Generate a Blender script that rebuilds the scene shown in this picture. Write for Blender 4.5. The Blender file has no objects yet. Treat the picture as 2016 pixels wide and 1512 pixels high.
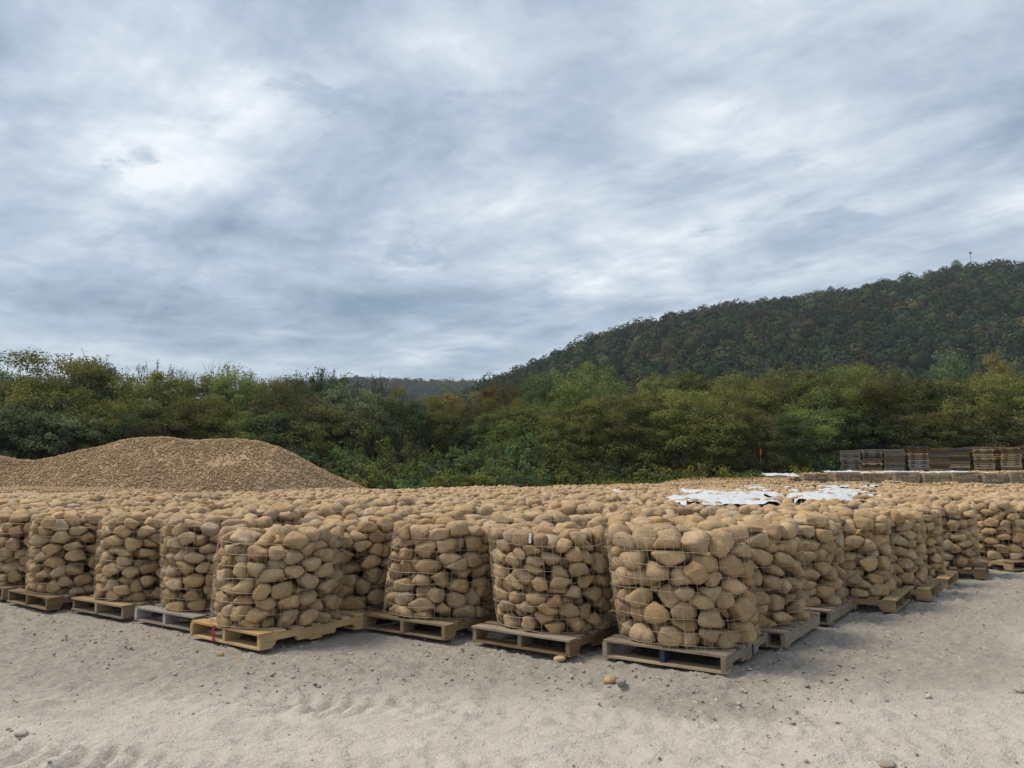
import bpy, math, random
import numpy as np
from mathutils import Vector, Matrix

# ------------------------------------------------------------------ camera, world, sun, exposure
SC = bpy.context.scene
C = SC.collection
F = 1512.0; CX = 1008.0; CY = 756.0; HOR = 935.0; CAMH = 1.47
PITCH = math.atan((HOR - CY) / F)

cam_d = bpy.data.cameras.new('camera'); cam = bpy.data.objects.new('camera', cam_d); C.objects.link(cam)
cam_d.sensor_width = 36.0; cam_d.lens = 36.0 * F / 2016.0
cam_d.clip_start = 0.05; cam_d.clip_end = 12000
cam.location = (0, 0, CAMH); cam.rotation_euler = (math.pi / 2 + PITCH, 0, 0)
SC.camera = cam

SUN_EL, SUN_AZ = 58.0, -78.0          # azimuth measured from +Y (straight ahead) towards +X
sun_d = bpy.data.lights.new('sun', 'SUN'); sun = bpy.data.objects.new('sun', sun_d); C.objects.link(sun)
sun_d.energy = 1.5; sun_d.angle = math.radians(24); sun_d.color = (1.0, 0.92, 0.80)
_el, _az = math.radians(SUN_EL), math.radians(SUN_AZ)
sdir = Vector((math.sin(_az) * math.cos(_el), math.cos(_az) * math.cos(_el), math.sin(_el)))
sun.rotation_euler = (-sdir).to_track_quat('-Z', 'Y').to_euler()

SC.view_settings.view_transform = 'Standard'; SC.view_settings.look = 'None'
SC.view_settings.exposure = 1.15; SC.view_settings.gamma = 1.0; SC.view_settings.use_curve_mapping = False
SC.cycles.use_denoising = True
SC.cycles.max_bounces = 6; SC.cycles.diffuse_bounces = 2; SC.cycles.transmission_bounces = 3
SC.cycles.volume_bounces = 0; SC.cycles.transparent_max_bounces = 6


class NT:
    """small node helper"""
    def __init__(s, tree): s.t = tree; s.n = tree.nodes; s.l = tree.links
    def new(s, typ, **kw):
        n = s.n.new(typ)
        for k, v in kw.items(): setattr(n, k, v)
        return n
    def put(s, sock, v):
        if v is None: return
        if isinstance(v, bpy.types.NodeSocket): s.l.new(v, sock)
        else: sock.default_value = v
    def math(s, op, a, b=None, c=None, clamp=False):
        n = s.new('ShaderNodeMath', operation=op); n.use_clamp = clamp
        s.put(n.inputs[0], a); s.put(n.inputs[1], b); s.put(n.inputs[2], c)
        return n.outputs[0]
    def vmath(s, op, a, b=None):
        n = s.new('ShaderNodeVectorMath', operation=op)
        s.put(n.inputs[0], a); s.put(n.inputs[1], b)
        return n.outputs[0]
    def mapr(s, v, a, b, c=0.0, d=1.0, smooth=False):
        n = s.new('ShaderNodeMapRange'); n.interpolation_type = 'SMOOTHSTEP' if smooth else 'LINEAR'
        s.put(n.inputs[0], v)
        for i, x in enumerate((a, b, c, d)): n.inputs[i + 1].default_value = x
        return n.outputs[0]
    def noise(s, vec, scale, detail=4, rough=0.55, dist=0.0, out=0, dim='3D'):
        n = s.new('ShaderNodeTexNoise'); n.noise_dimensions = dim
        if vec is not None: s.l.new(vec, n.inputs['Vector'])
        n.inputs['Scale'].default_value = scale; n.inputs['Detail'].default_value = detail
        n.inputs['Roughness'].default_value = rough; n.inputs['Distortion'].default_value = dist
        return n.outputs[out]
    def voro(s, vec, scale, feature='F1', out='Distance'):
        n = s.new('ShaderNodeTexVoronoi'); n.feature = feature
        s.l.new(vec, n.inputs['Vector']); n.inputs['Scale'].default_value = scale
        return n.outputs[out]
    def ramp(s, v, stops, interp='LINEAR'):
        n = s.new('ShaderNodeValToRGB'); s.put(n.inputs[0], v); e = n.color_ramp.elements
        n.color_ramp.interpolation = interp
        while len(e) < len(stops): e.new(0.5)
        for i, (p, c) in enumerate(stops):
            e[i].position = p; e[i].color = (c[0], c[1], c[2], 1)
        return n.outputs[0]
    def mix(s, f, a, b, mode='MIX'):
        n = s.new('ShaderNodeMix'); n.data_type = 'RGBA'; n.blend_type = mode
        s.put(n.inputs[0], f)
        for k, x in ((6, a), (7, b)):
            if isinstance(x, tuple): x = (x[0], x[1], x[2], 1.0)
            s.put(n.inputs[k], x)
        return n.outputs[2]
    def xyz(s, v):
        n = s.new('ShaderNodeSeparateXYZ'); s.l.new(v, n.inputs[0]); return n.outputs
    def comb(s, x, y, z):
        n = s.new('ShaderNodeCombineXYZ')
        for i, v in enumerate((x, y, z)): s.put(n.inputs[i], v)
        return n.outputs[0]


def build_world():
    w = bpy.data.worlds.new('World'); SC.world = w; w.use_nodes = True
    t = NT(w.node_tree); t.n.clear()
    out = t.new('ShaderNodeOutputWorld'); bg = t.new('ShaderNodeBackground')
    t.l.new(bg.outputs[0], out.inputs[0]); bg.inputs['Strength'].default_value = 0.1
    sky = t.new('ShaderNodeTexSky', sky_type='NISHITA'); sky.sun_disc = False
    sky.sun_elevation = math.radians(SUN_EL); sky.sun_rotation = math.radians(SUN_AZ)
    tc = t.new('ShaderNodeTexCoord'); d = t.vmath('NORMALIZE', tc.outputs['Generated'])
    x, y, z = t.xyz(d)
    zz = t.math('ADD', t.math('MAXIMUM', z, 0.0), 0.10)
    px = t.math('DIVIDE', x, zz); py = t.math('DIVIDE', y, zz)      # a flat cloud deck seen from below
    deck = t.comb(px, py, 0.0)
    # long streaks: rotate and squash the deck
    a = math.radians(133)
    u = t.math('ADD', t.math('MULTIPLY', px, math.cos(a)), t.math('MULTIPLY', py, math.sin(a)))
    v = t.math('SUBTRACT', t.math('MULTIPLY', py, math.cos(a)), t.math('MULTIPLY', px, math.sin(a)))
    streak = t.comb(t.math('MULTIPLY', u, 0.3), v, 3.7)
    n1 = t.noise(t.vmath('ADD', deck, (10.3, 6.7, 2.0)), 0.75, 9, 0.60, 0.35)        # large masses
    n2 = t.noise(streak, 1.5, 8, 0.60, 0.6)                                       # bands
    n3 = t.noise(t.vmath('ADD', deck, (9.0, 1.0, 7.0)), 2.6, 8, 0.62, 0.3)          # breaks
    m = t.math('ADD', t.math('MULTIPLY', n1, 0.44), t.math('ADD', t.math('MULTIPLY', n2, 0.32), t.math('MULTIPLY', n3, 0.24)))
    m = t.mapr(m, 0.402, 0.612)
    col = t.ramp(m, [(0.0, (0.118, 0.155, 0.205)), (0.25, (0.175, 0.217, 0.270)), (0.5, (0.245, 0.286, 0.336)), (0.75, (0.335, 0.370, 0.408)), (1.0, (0.47, 0.490, 0.51))])
    hz = t.mapr(z, 0.0, 0.22, 1.0, 0.0, True)                                     # thicker, evener air low down
    col = t.mix(t.math('MULTIPLY', hz, 0.6), col, (0.25, 0.295, 0.34))
    # small separate scud clouds
    n4 = t.noise(t.comb(t.math('MULTIPLY', px, 0.8), t.math('MULTIPLY', py, 1.0), 21.0), 2.1, 7, 0.6, 0.2)
    scud = t.math('MULTIPLY', t.mapr(n4, 0.60, 0.68, 0, 1, True), 0.55)
    col = t.mix(scud, col, (0.15, 0.20, 0.26))
    col = t.mix(1.0, col, (9.1, 9.1, 9.1), 'MULTIPLY')
    col = t.mix(0.93, sky.outputs[0], col)
    t.l.new(col, bg.inputs['Color'])


build_world()


# ------------------------------------------------------------------ small geometry tools
def ray(px, py):
    v = Vector(((px - CX) / F, 1.0, (CY - py) / F))
    c, s = math.cos(PITCH), math.sin(PITCH)
    return Vector((v.x, v.y * c - v.z * s, v.y * s + v.z * c))
def at_z(px, py, z):
    d = ray(px, py); k = (z - CAMH) / d.z
    return Vector((0, 0, CAMH)) + d * k
def at_y(px, py, Y):
    d = ray(px, py); return Vector((0, 0, CAMH)) + d * (Y / d.y)
def project(p):
    q = Vector(p) - Vector((0, 0, CAMH)); c, s = math.cos(PITCH), math.sin(PITCH)
    y = q.y * c + q.z * s; z = -q.y * s + q.z * c
    return CX + F * q.x / y, CY - F * z / y

def _hash(ix, iy, seed):
    h = (ix.astype(np.int64) * 374761393 + iy.astype(np.int64) * 668265263 + seed * 974634599) & 0xFFFFFFFF
    h = ((h ^ (h >> 13)) * 1274126177) & 0xFFFFFFFF
    return ((h ^ (h >> 16)) & 0xFFFF) / 65535.0
def vnoise(x, y, seed=0):
    x0 = np.floor(x); y0 = np.floor(y); fx = x - x0; fy = y - y0
    fx = fx * fx * (3 - 2 * fx); fy = fy * fy * (3 - 2 * fy)
    a = _hash(x0, y0, seed); b = _hash(x0 + 1, y0, seed); c = _hash(x0, y0 + 1, seed); d = _hash(x0 + 1, y0 + 1, seed)
    return (a * (1 - fx) + b * fx) * (1 - fy) + (c * (1 - fx) + d * fx) * fy - 0.5
def fbm(x, y, octv=4, seed=0, g=0.5):
    r = 0; a = 1.0; f = 1.0
    for i in range(octv):
        r = r + a * vnoise(x * f + 13.1 * i, y * f + 7.7 * i, seed + i); a *= g; f *= 2.03
    return r
def sstep(a, b, x):
    t = np.clip((x - a) / (b - a), 0, 1); return t * t * (3 - 2 * t)

def ground_h(x, y):
    t = np.clip((0.45 * np.asarray(x, float) + 0.9 * np.asarray(y, float) - 30) / 22, 0, 1.25)
    return 0.75 * t * t

def np_mesh(name, verts, faces, mat=None, smooth=False):
    verts = np.asarray(verts, np.float32).reshape(-1, 3); faces = np.asarray(faces, np.int32)
    k = faces.shape[1]; n = len(faces)
    me = bpy.data.meshes.new(name)
    me.vertices.add(len(verts)); me.vertices.foreach_set('co', verts.ravel())
    me.loops.add(n * k); me.loops.foreach_set('vertex_index', faces.ravel())
    me.polygons.add(n); me.polygons.foreach_set('loop_start', np.arange(0, n * k, k, dtype=np.int32))
    if smooth: me.polygons.foreach_set('use_smooth', np.ones(n, bool))
    me.update(calc_edges=True)
    if mat: me.materials.append(mat)
    return me
def ob(name, me, parent=None, loc=None, mat=None):
    o = bpy.data.objects.new(name, me); C.objects.link(o)
    if parent is not None: o.parent = parent
    if loc is not None: o.location = loc
    if mat is not None and me is not None and len(me.materials) and me.materials[0] is not mat:
        o.material_slots[0].link = 'OBJECT'; o.material_slots[0].material = mat
    return o
def tag(o, label, cat, group=None, kind=None):
    o['label'] = label; o['category'] = cat
    if group: o['group'] = group
    if kind: o['kind'] = kind
    return o
def empty(name, loc=(0, 0, 0), rz=0.0):
    o = bpy.data.objects.new(name, None); C.objects.link(o); o.location = loc; o.rotation_euler = (0, 0, rz)
    o.empty_display_size = 0.2
    return o

def ico(level):
    t = (1 + 5 ** 0.5) / 2
    v = [(-1, t, 0), (1, t, 0), (-1, -t, 0), (1, -t, 0), (0, -1, t), (0, 1, t), (0, -1, -t), (0, 1, -t), (t, 0, -1), (t, 0, 1), (-t, 0, -1), (-t, 0, 1)]
    f = [(0, 11, 5), (0, 5, 1), (0, 1, 7), (0, 7, 10), (0, 10, 11), (1, 5, 9), (5, 11, 4), (11, 10, 2), (10, 7, 6), (7, 1, 8), (3, 9, 4), (3, 4, 2), (3, 2, 6), (3, 6, 8), (3, 8, 9), (4, 9, 5), (2, 4, 11), (6, 2, 10), (8, 6, 7), (9, 8, 1)]
    v = [np.array(p) / np.linalg.norm(p) for p in v]
    for _ in range(level):
        cache = {}; nf = []
        def mid(a, b):
            k = (min(a, b), max(a, b))
            if k not in cache:
                m = v[a] + v[b]; v.append(m / np.linalg.norm(m)); cache[k] = len(v) - 1
            return cache[k]
        for a, b, c in f:
            ab, bc, ca = mid(a, b), mid(b, c), mid(c, a)
            nf += [(a, ab, ca), (b, bc, ab), (c, ca, bc), (ab, bc, ca)]
        f = nf
    return np.array(v), np.array(f, np.int32)
ICO = [ico(i) for i in range(3)]

class MB:
    """mesh builder for boxes, prisms and tubes"""
    def __init__(s): s.v = []; s.f = []
    def box(s, x0, x1, y0, y1, z0, z1):
        b = len(s.v)
        s.v += [(x0, y0, z0), (x1, y0, z0), (x1, y1, z0), (x0, y1, z0), (x0, y0, z1), (x1, y0, z1), (x1, y1, z1), (x0, y1, z1)]
        s.f += [tuple(b + i for i in q) for q in ((3, 2, 1, 0), (4, 5, 6, 7), (0, 1, 5, 4), (1, 2, 6, 5), (2, 3, 7, 6), (3, 0, 4, 7))]
        return s
    def prism_y(s, poly, y0, y1):
        b = len(s.v); n = len(poly)
        s.v += [(x, y0, z) for x, z in poly] + [(x, y1, z) for x, z in poly]
        s.f += [tuple(b + i for i in range(n)), tuple(b + n + i for i in reversed(range(n)))]
        s.f += [(b + (i + 1) % n, b + i, b + n + i, b + n + (i + 1) % n) for i in range(n)]
        return s
    def tube(s, pts, rad, n=5, closed=False):
        pts = [Vector(p) for p in pts]; b = len(s.v); m = len(pts)
        for i, p in enumerate(pts):
            if closed: d = pts[(i + 1) % m] - pts[i - 1]
            else: d = pts[min(i + 1, m - 1)] - pts[max(i - 1, 0)]
            d.normalize(); a = d.orthogonal() if abs(d.z) > 0.9 else d.cross(Vector((0, 0, 1))); a.normalize(); c = d.cross(a)
            r = rad[i] if hasattr(rad, '__len__') else rad
            for k in range(n):
                q = p + (a * math.cos(2 * math.pi * k / n) + c * math.sin(2 * math.pi * k / n)) * r
                s.v.append(tuple(q))
        for i in range(m if closed else m - 1):
            j = (i + 1) % m
            for k in range(n):
                s.f.append((b + i * n + k, b + i * n + (k + 1) % n, b + j * n + (k + 1) % n, b + j * n + k))
        return s
    def mesh(s, name, mat=None, smooth=False, bevel=0):
        me = bpy.data.meshes.new(name); me.from_pydata(s.v, [], s.f); me.update()
        if smooth: me.polygons.foreach_set('use_smooth', np.ones(len(me.polygons), bool))
        if mat: me.materials.append(mat)
        return me


# ------------------------------------------------------------------ materials
def mat_base(name, rough=0.9):
    m = bpy.data.materials.new(name); m.use_nodes = True
    t = NT(m.node_tree); b = t.n['Principled BSDF']; b.inputs['Roughness'].default_value = rough
    if 'Specular IOR Level' in b.inputs: b.inputs['Specular IOR Level'].default_value = 0.25
    return m, t, b
def bump(t, b, h, strength=0.5, dist=0.01, prev=None):
    n = t.new('ShaderNodeBump'); n.inputs['Strength'].default_value = strength; n.inputs['Distance'].default_value = dist
    t.l.new(h, n.inputs['Height'])
    if prev is not None: t.l.new(prev, n.inputs['Normal'])
    t.l.new(n.outputs[0], b.inputs['Normal']); return n.outputs[0]

def stone_material(name, stops, scale=1.0):
    m, t, b = mat_base(name, 0.92)
    geo = t.new('ShaderNodeNewGeometry'); oi = t.new('ShaderNodeObjectInfo'); tc = t.new('ShaderNodeTexCoord')
    r = t.math('FRACT', t.math('ADD', geo.outputs['Random Per Island'], oi.outputs['Random']))
    col = t.ramp(r, stops)
    hs = t.new('ShaderNodeHueSaturation'); t.put(hs.inputs['Value'], t.mapr(t.math('FRACT', t.math('MULTIPLY', r, 17.3)), 0, 1, 0.84, 1.10)); t.put(hs.inputs['Saturation'], t.mapr(t.math('FRACT', t.math('MULTIPLY', r, 41.7)), 0, 1, 0.92, 1.10)); t.l.new(col, hs.inputs['Color']); col = hs.outputs[0]
    off = t.comb(t.math('MULTIPLY', r, 37.0), t.math('MULTIPLY', r, 91.0), t.math('MULTIPLY', r, 53.0))
    p = t.vmath('ADD', tc.outputs['Object'], off)
    n1 = t.noise(p, 7 * scale, 5, 0.6)
    n2 = t.noise(p, 38 * scale, 5, 0.65)
    n3 = t.noise(p, 17 * scale, 6, 0.7, 1.2)
    col = t.mix(t.mapr(n1, 0.35, 0.7), col, t.mix(0.5, col, (0.17, 0.115, 0.065)))
    col = t.mix(t.math('MULTIPLY', t.mapr(n2, 0.45, 0.75), 0.35), col, (0.50, 0.39, 0.26))
    col = t.mix(t.math('MULTIPLY', t.mapr(n3, 0.58, 0.70, 0, 1, True), 0.65), col, (0.60, 0.49, 0.36))       # pale scuffs and mineral veins
    n5 = t.noise(p, 95 * scale, 2, 0.5)
    col = t.mix(t.math('MULTIPLY', t.mapr(n5, 0.62, 0.72, 0, 1, True), 0.5), col, (0.14, 0.095, 0.055))     # pits
    t.l.new(col, b.inputs['Base Color'])
    h = t.math('ADD', t.math('MULTIPLY', n3, 0.7), t.math('ADD', t.math('MULTIPLY', n2, 0.4), t.math('MULTIPLY', n5, 0.15)))
    bump(t, b, h, 1.0, 0.028 / scale)
    return m
TAN = [(0.0, (0.539, 0.363, 0.191)), (0.18, (0.597, 0.412, 0.226)), (0.34, (0.502, 0.334, 0.177)), (0.5, (0.625, 0.442, 0.252)), (0.62, (0.559, 0.389, 0.215)),
       (0.74, (0.510, 0.314, 0.161)), (0.82, (0.578, 0.398, 0.215)), (0.955, (0.549, 0.392, 0.226)), (0.98, (0.492, 0.398, 0.276)), (1.0, (0.425, 0.264, 0.141))]
M_STONE = stone_material('sandstone_cobble', TAN)
M_GRAVEL = stone_material('tan_gravel', [(0.0, (0.36, 0.235, 0.125)), (0.3, (0.47, 0.32, 0.175)), (0.6, (0.40, 0.265, 0.145)), (0.85, (0.51, 0.355, 0.205)), (1.0, (0.34, 0.225, 0.125))], 2.0)
M_FLAG = stone_material('flat_sandstone', [(0.0, (0.169, 0.130, 0.090)), (0.25, (0.468, 0.351, 0.218)), (0.5, (0.234, 0.176, 0.115)), (0.75, (0.546, 0.429, 0.282)), (1.0, (0.286, 0.215, 0.141))], 1.5)
M_PEBBLE = stone_material('grey_pebble', [(0.0, (0.42, 0.38, 0.32)), (0.3, (0.52, 0.47, 0.40)), (0.6, (0.36, 0.33, 0.29)), (0.8, (0.62, 0.57, 0.50)), (1.0, (0.42, 0.33, 0.22))], 3.0)

def simple(name, col, rough=0.7, metal=0.0, nscale=0, amt=0.2):
    m, t, b = mat_base(name, rough); b.inputs['Metallic'].default_value = metal
    if nscale:
        tc = t.new('ShaderNodeTexCoord'); n = t.noise(tc.outputs['Object'], nscale, 4, 0.6)
        dark = tuple(c * (1 - amt) for c in col); lite = tuple(min(1, c * (1 + amt)) for c in col)
        t.l.new(t.mix(n, dark, lite), b.inputs['Base Color'])
    else: b.inputs['Base Color'].default_value = (*col, 1)
    return m
M_WIRE = simple('galvanised_wire', (0.45, 0.38, 0.28), 0.5, 0.15, 9, 0.2)
M_RED = simple('red_strap', (0.40, 0.03, 0.06), 0.6, 0, 30, 0.2)
M_BLUE = simple('blue_paint', (0.03, 0.037, 0.055), 0.7, 0, 30, 0.4)
M_TAG = simple('white_tag', (0.75, 0.75, 0.75), 0.5, 0, 60, 0.05)
M_ORANGE = simple('orange_plastic', (0.42, 0.09, 0.03), 0.5, 0, 20, 0.1)
M_STEEL = simple('grey_steel', (0.16, 0.17, 0.19), 0.6, 0.3, 2, 0.1)

def wood(name, c0, c1, c2):
    m, t, b = mat_base(name, 0.88)
    tc = t.new('ShaderNodeTexCoord'); oi = t.new('ShaderNodeObjectInfo')
    r = oi.outputs['Random']
    p = t.vmath('ADD', tc.outputs['Object'], t.comb(t.math('MULTIPLY', r, 13.0), t.math('MULTIPLY', r, 29.0), t.math('MULTIPLY', r, 7.0)))
    x, y, z = t.xyz(p)
    g = t.comb(t.math('MULTIPLY', x, 2.2), t.math('MULTIPLY', y, 38.0), t.math('MULTIPLY', z, 38.0))   # grain runs along local X
    n = t.noise(g, 1.6, 6, 0.65, 0.6); n2 = t.noise(p, 5.0, 4, 0.6)
    col = t.ramp(n, [(0.25, c0), (0.5, c1), (0.75, c2)])
    hsv = t.new('ShaderNodeHueSaturation'); t.put(hsv.inputs['Value'], t.mapr(r, 0, 1, 0.7, 1.2)); t.put(hsv.inputs['Saturation'], t.mapr(r, 0, 1, 1.1, 0.8))
    t.l.new(col, hsv.inputs['Color'])
    col = t.mix(t.math('MULTIPLY', t.mapr(n2, 0.5, 0.75), 0.5), hsv.outputs[0], tuple(c * 0.4 for c in c1))
    t.l.new(col, b.inputs['Base Color']); bump(t, b, n, 0.5, 0.004)
    return m
W_NEW = wood('new_yellow_pine', (0.40, 0.245, 0.10), (0.54, 0.355, 0.16), (0.62, 0.44, 0.22))
W_GREY = wood('weathered_grey_wood', (0.15, 0.115, 0.076), (0.265, 0.207, 0.14), (0.37, 0.295, 0.205))
W_BROWN = wood('weathered_brown_wood', (0.13, 0.085, 0.045), (0.235, 0.16, 0.09), (0.34, 0.245, 0.15))
W_TAN = wood('faded_tan_wood', (0.26, 0.175, 0.09), (0.38, 0.27, 0.15), (0.47, 0.355, 0.22))
W_WHITE = wood('whitish_wood', (0.25, 0.225, 0.195), (0.37, 0.34, 0.30), (0.47, 0.44, 0.39))
W_DARK = wood('dark_wet_wood', (0.065, 0.05, 0.04), (0.115, 0.09, 0.072), (0.18, 0.145, 0.11))

def leaf_material(name, c0, c1, c2):
    m = bpy.data.materials.new(name); m.use_nodes = True; t = NT(m.node_tree); t.n.clear()
    out = t.new('ShaderNodeOutputMaterial')
    geo = t.new('ShaderNodeNewGeometry'); oi = t.new('ShaderNodeObjectInfo'); tc = t.new('ShaderNodeTexCoord')
    col = t.ramp(geo.outputs['Random Per Island'], [(0.0, c0), (0.55, c1), (1.0, c2)])
    n = t.noise(tc.outputs['Object'], 0.5, 3, 0.6)
    col = t.mix(t.mapr(n, 0.4, 0.65), col, t.mix(0.5, col, (c2[0] * 1.1, c2[1], c2[2] * 0.8)))
    hsv = t.new('ShaderNodeHueSaturation'); t.put(hsv.inputs['Value'], t.mapr(oi.outputs['Random'], 0, 1, 0.7, 1.4))
    t.put(hsv.inputs['Hue'], t.mapr(oi.outputs['Random'], 0, 1, 0.485, 0.51)); t.l.new(col, hsv.inputs['Color'])
    d = t.new('ShaderNodeBsdfDiffuse'); tr = t.new('ShaderNodeBsdfTranslucent'); mx = t.new('ShaderNodeMixShader'); mx.inputs[0].default_value = 0.3
    t.l.new(hsv.outputs[0], d.inputs[0]); t.l.new(hsv.outputs[0], tr.inputs[0])
    t.l.new(d.outputs[0], mx.inputs[1]); t.l.new(tr.outputs[0], mx.inputs[2]); t.l.new(mx.outputs[0], out.inputs[0])
    return m
L = dict(
    olive=leaf_material('olive_leaves', (0.081, 0.101, 0.031), (0.145, 0.167, 0.053), (0.241, 0.242, 0.085)),
    green=leaf_material('green_leaves', (0.068, 0.105, 0.035), (0.134, 0.178, 0.052), (0.207, 0.239, 0.083)),
    dark=leaf_material('dark_leaves', (0.035, 0.060, 0.030), (0.068, 0.106, 0.049), (0.110, 0.152, 0.075)),
    grey=leaf_material('grey_green_leaves', (0.062, 0.100, 0.055), (0.118, 0.159, 0.086), (0.218, 0.270, 0.162)),
    yellow=leaf_material('yellowing_leaves', (0.088, 0.087, 0.032), (0.175, 0.154, 0.055), (0.277, 0.219, 0.086)),
    brown=leaf_material('rusty_leaves', (0.063, 0.074, 0.034), (0.120, 0.125, 0.057), (0.188, 0.173, 0.080)),
    bright=leaf_material('bright_green_leaves', (0.070, 0.131, 0.045), (0.129, 0.210, 0.075), (0.200, 0.279, 0.125)),
    gold=leaf_material('goldenrod', (0.09, 0.12, 0.02), (0.19, 0.19, 0.03), (0.34, 0.28, 0.04)))
M_BARK = simple('bark', (0.075, 0.06, 0.045), 0.95, 0, 6, 0.4)


# ------------------------------------------------------------------ ground
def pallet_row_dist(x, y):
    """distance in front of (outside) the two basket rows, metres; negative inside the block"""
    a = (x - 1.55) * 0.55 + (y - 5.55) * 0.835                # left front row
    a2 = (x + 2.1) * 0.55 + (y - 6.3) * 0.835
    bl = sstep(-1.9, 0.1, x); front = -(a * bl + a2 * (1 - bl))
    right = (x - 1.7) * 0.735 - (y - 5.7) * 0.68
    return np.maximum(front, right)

def ground_material():
    m, t, b = mat_base('crushed_limestone_dust', 0.96)
    tc = t.new('ShaderNodeTexCoord'); p = tc.outputs['Object']
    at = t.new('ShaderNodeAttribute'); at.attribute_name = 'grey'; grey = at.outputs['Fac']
    n1 = t.noise(p, 0.55, 5, 0.6, 0.4); n2 = t.noise(p, 3.5, 6, 0.65); n3 = t.noise(p, 24, 5, 0.65); n4 = t.noise(p, 90, 3, 0.6)
    x, y, z = t.xyz(p)
    n5 = t.noise(t.comb(t.math('MULTIPLY', x, 6.0), t.math('MULTIPLY', y, 11.0), 3.0), 1.0, 5, 0.6, 1.6)     # scuffs in the dust
    col = t.ramp(n2, [(0.3, (0.48, 0.425, 0.355)), (0.5, (0.555, 0.497, 0.42)), (0.72, (0.61, 0.555, 0.475))])
    col = t.mix(t.mapr(n1, 0.42, 0.68), col, (0.51, 0.46, 0.395))
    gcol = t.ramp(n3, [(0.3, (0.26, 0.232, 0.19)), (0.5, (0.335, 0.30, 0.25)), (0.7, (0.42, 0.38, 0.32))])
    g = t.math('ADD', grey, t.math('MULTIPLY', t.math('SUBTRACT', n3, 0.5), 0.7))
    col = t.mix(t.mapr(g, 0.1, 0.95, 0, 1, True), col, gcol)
    col = t.mix(t.math('MULTIPLY', t.mapr(n4, 0.60, 0.72, 0, 1, True), 0.4), col, (0.24, 0.22, 0.195))
    col = t.mix(t.math('MULTIPLY', t.mapr(n3, 0.62, 0.70, 0, 1, True), 0.35), col, (0.62, 0.58, 0.51))
    col = t.mix(t.math('MULTIPLY', t.mapr(n5, 0.58, 0.70, 0, 1, True), 0.3), col, (0.33, 0.30, 0.26))
    far = t.mapr(y, 38.0, 47.0, 0, 1, True)
    col = t.mix(far, col, (0.075, 0.08, 0.035))
    t.l.new(col, b.inputs['Base Color'])
    h = t.math('ADD', t.math('MULTIPLY', n3, 0.9), t.math('ADD', t.math('MULTIPLY', n4, 0.4), t.math('MULTIPLY', n5, 0.8)))
    bump(t, b, h, 1.0, 0.03)
    return m
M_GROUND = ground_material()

def axis(dense0, dense1, step, lo, hi, grow=1.18):
    mid = list(np.arange(dense0, dense1 + 1e-6, step)); a = []; s = step; v = dense0
    while v > lo: s *= grow; v -= s; a.append(max(v, lo))
    b = []; s = step; v = mid[-1]
    while v < hi: s *= grow; v += s; b.append(min(v, hi))
    return np.array(a[::-1] + mid + b)

TRACKS = [((1.0, 4.2), (8.1, 13.4), 0.5), ((2.6, 3.1), (10.0, 12.7), 0.5), ((-7.0, 6.6), (3.0, 4.3), 0.45), ((-7.0, 5.0), (3.4, 3.5), 0.45)]     # tyre tracks running along the right row
def relief(X, Y):
    near = 1 - sstep(14, 22, Y)
    w = fbm(X * 0.7, Y * 0.7, 3, 5)
    z = 0.05 * w
    xx = X + 0.25 * fbm(X * 2, Y * 2, 2, 9); yy = Y + 0.12 * fbm(X * 2.1, Y * 2.3, 2, 19)
    r1 = fbm(xx * 3.6, yy * 6.5, 2, 31); r2 = fbm(xx * 8 + 3 * r1, yy * 12, 2, 37)
    z = z + 0.06 * np.abs(r1) + 0.05 * np.abs(r2) - 0.02 + 0.018 * fbm(X * 17, Y * 21, 2, 41)
    d = pallet_row_dist(X, Y)
    cl = sstep(0.95, 0.35, d) * sstep(-0.25, 0.2, d)                              # loose clods along the pallets
    z = z + cl * (0.035 * np.abs(fbm(X * 5, Y * 6, 3, 61)) + 0.03 * fbm(X * 11, Y * 12, 2, 71))
    for (x0, y0), (x1, y1), hw in TRACKS:
        L_ = math.hypot(x1 - x0, y1 - y0); ux, uy = (x1 - x0) / L_, (y1 - y0) / L_
        s = (X - x0) * ux + (Y - y0) * uy; q = -(X - x0) * uy + (Y - y0) * ux
        q = q + 0.1 * np.sin(s * 0.5)
        inside = sstep(hw * 0.5 + 0.08, hw * 0.5 - 0.05, np.abs(q))
        tread = np.sign(np.sin(2 * np.pi * (s / 0.15 + np.abs(q) * 2.6)))
        wear = 0.35 + 0.65 * sstep(-0.1, 0.25, fbm(X * 0.9, Y * 0.9, 2, 81))
        z = z + inside * wear * (-0.018 + 0.017 * tread)
    z = np.where(d < -0.3, z * 0.4, z)
    z = z - 0.03
    return z * near
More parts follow.
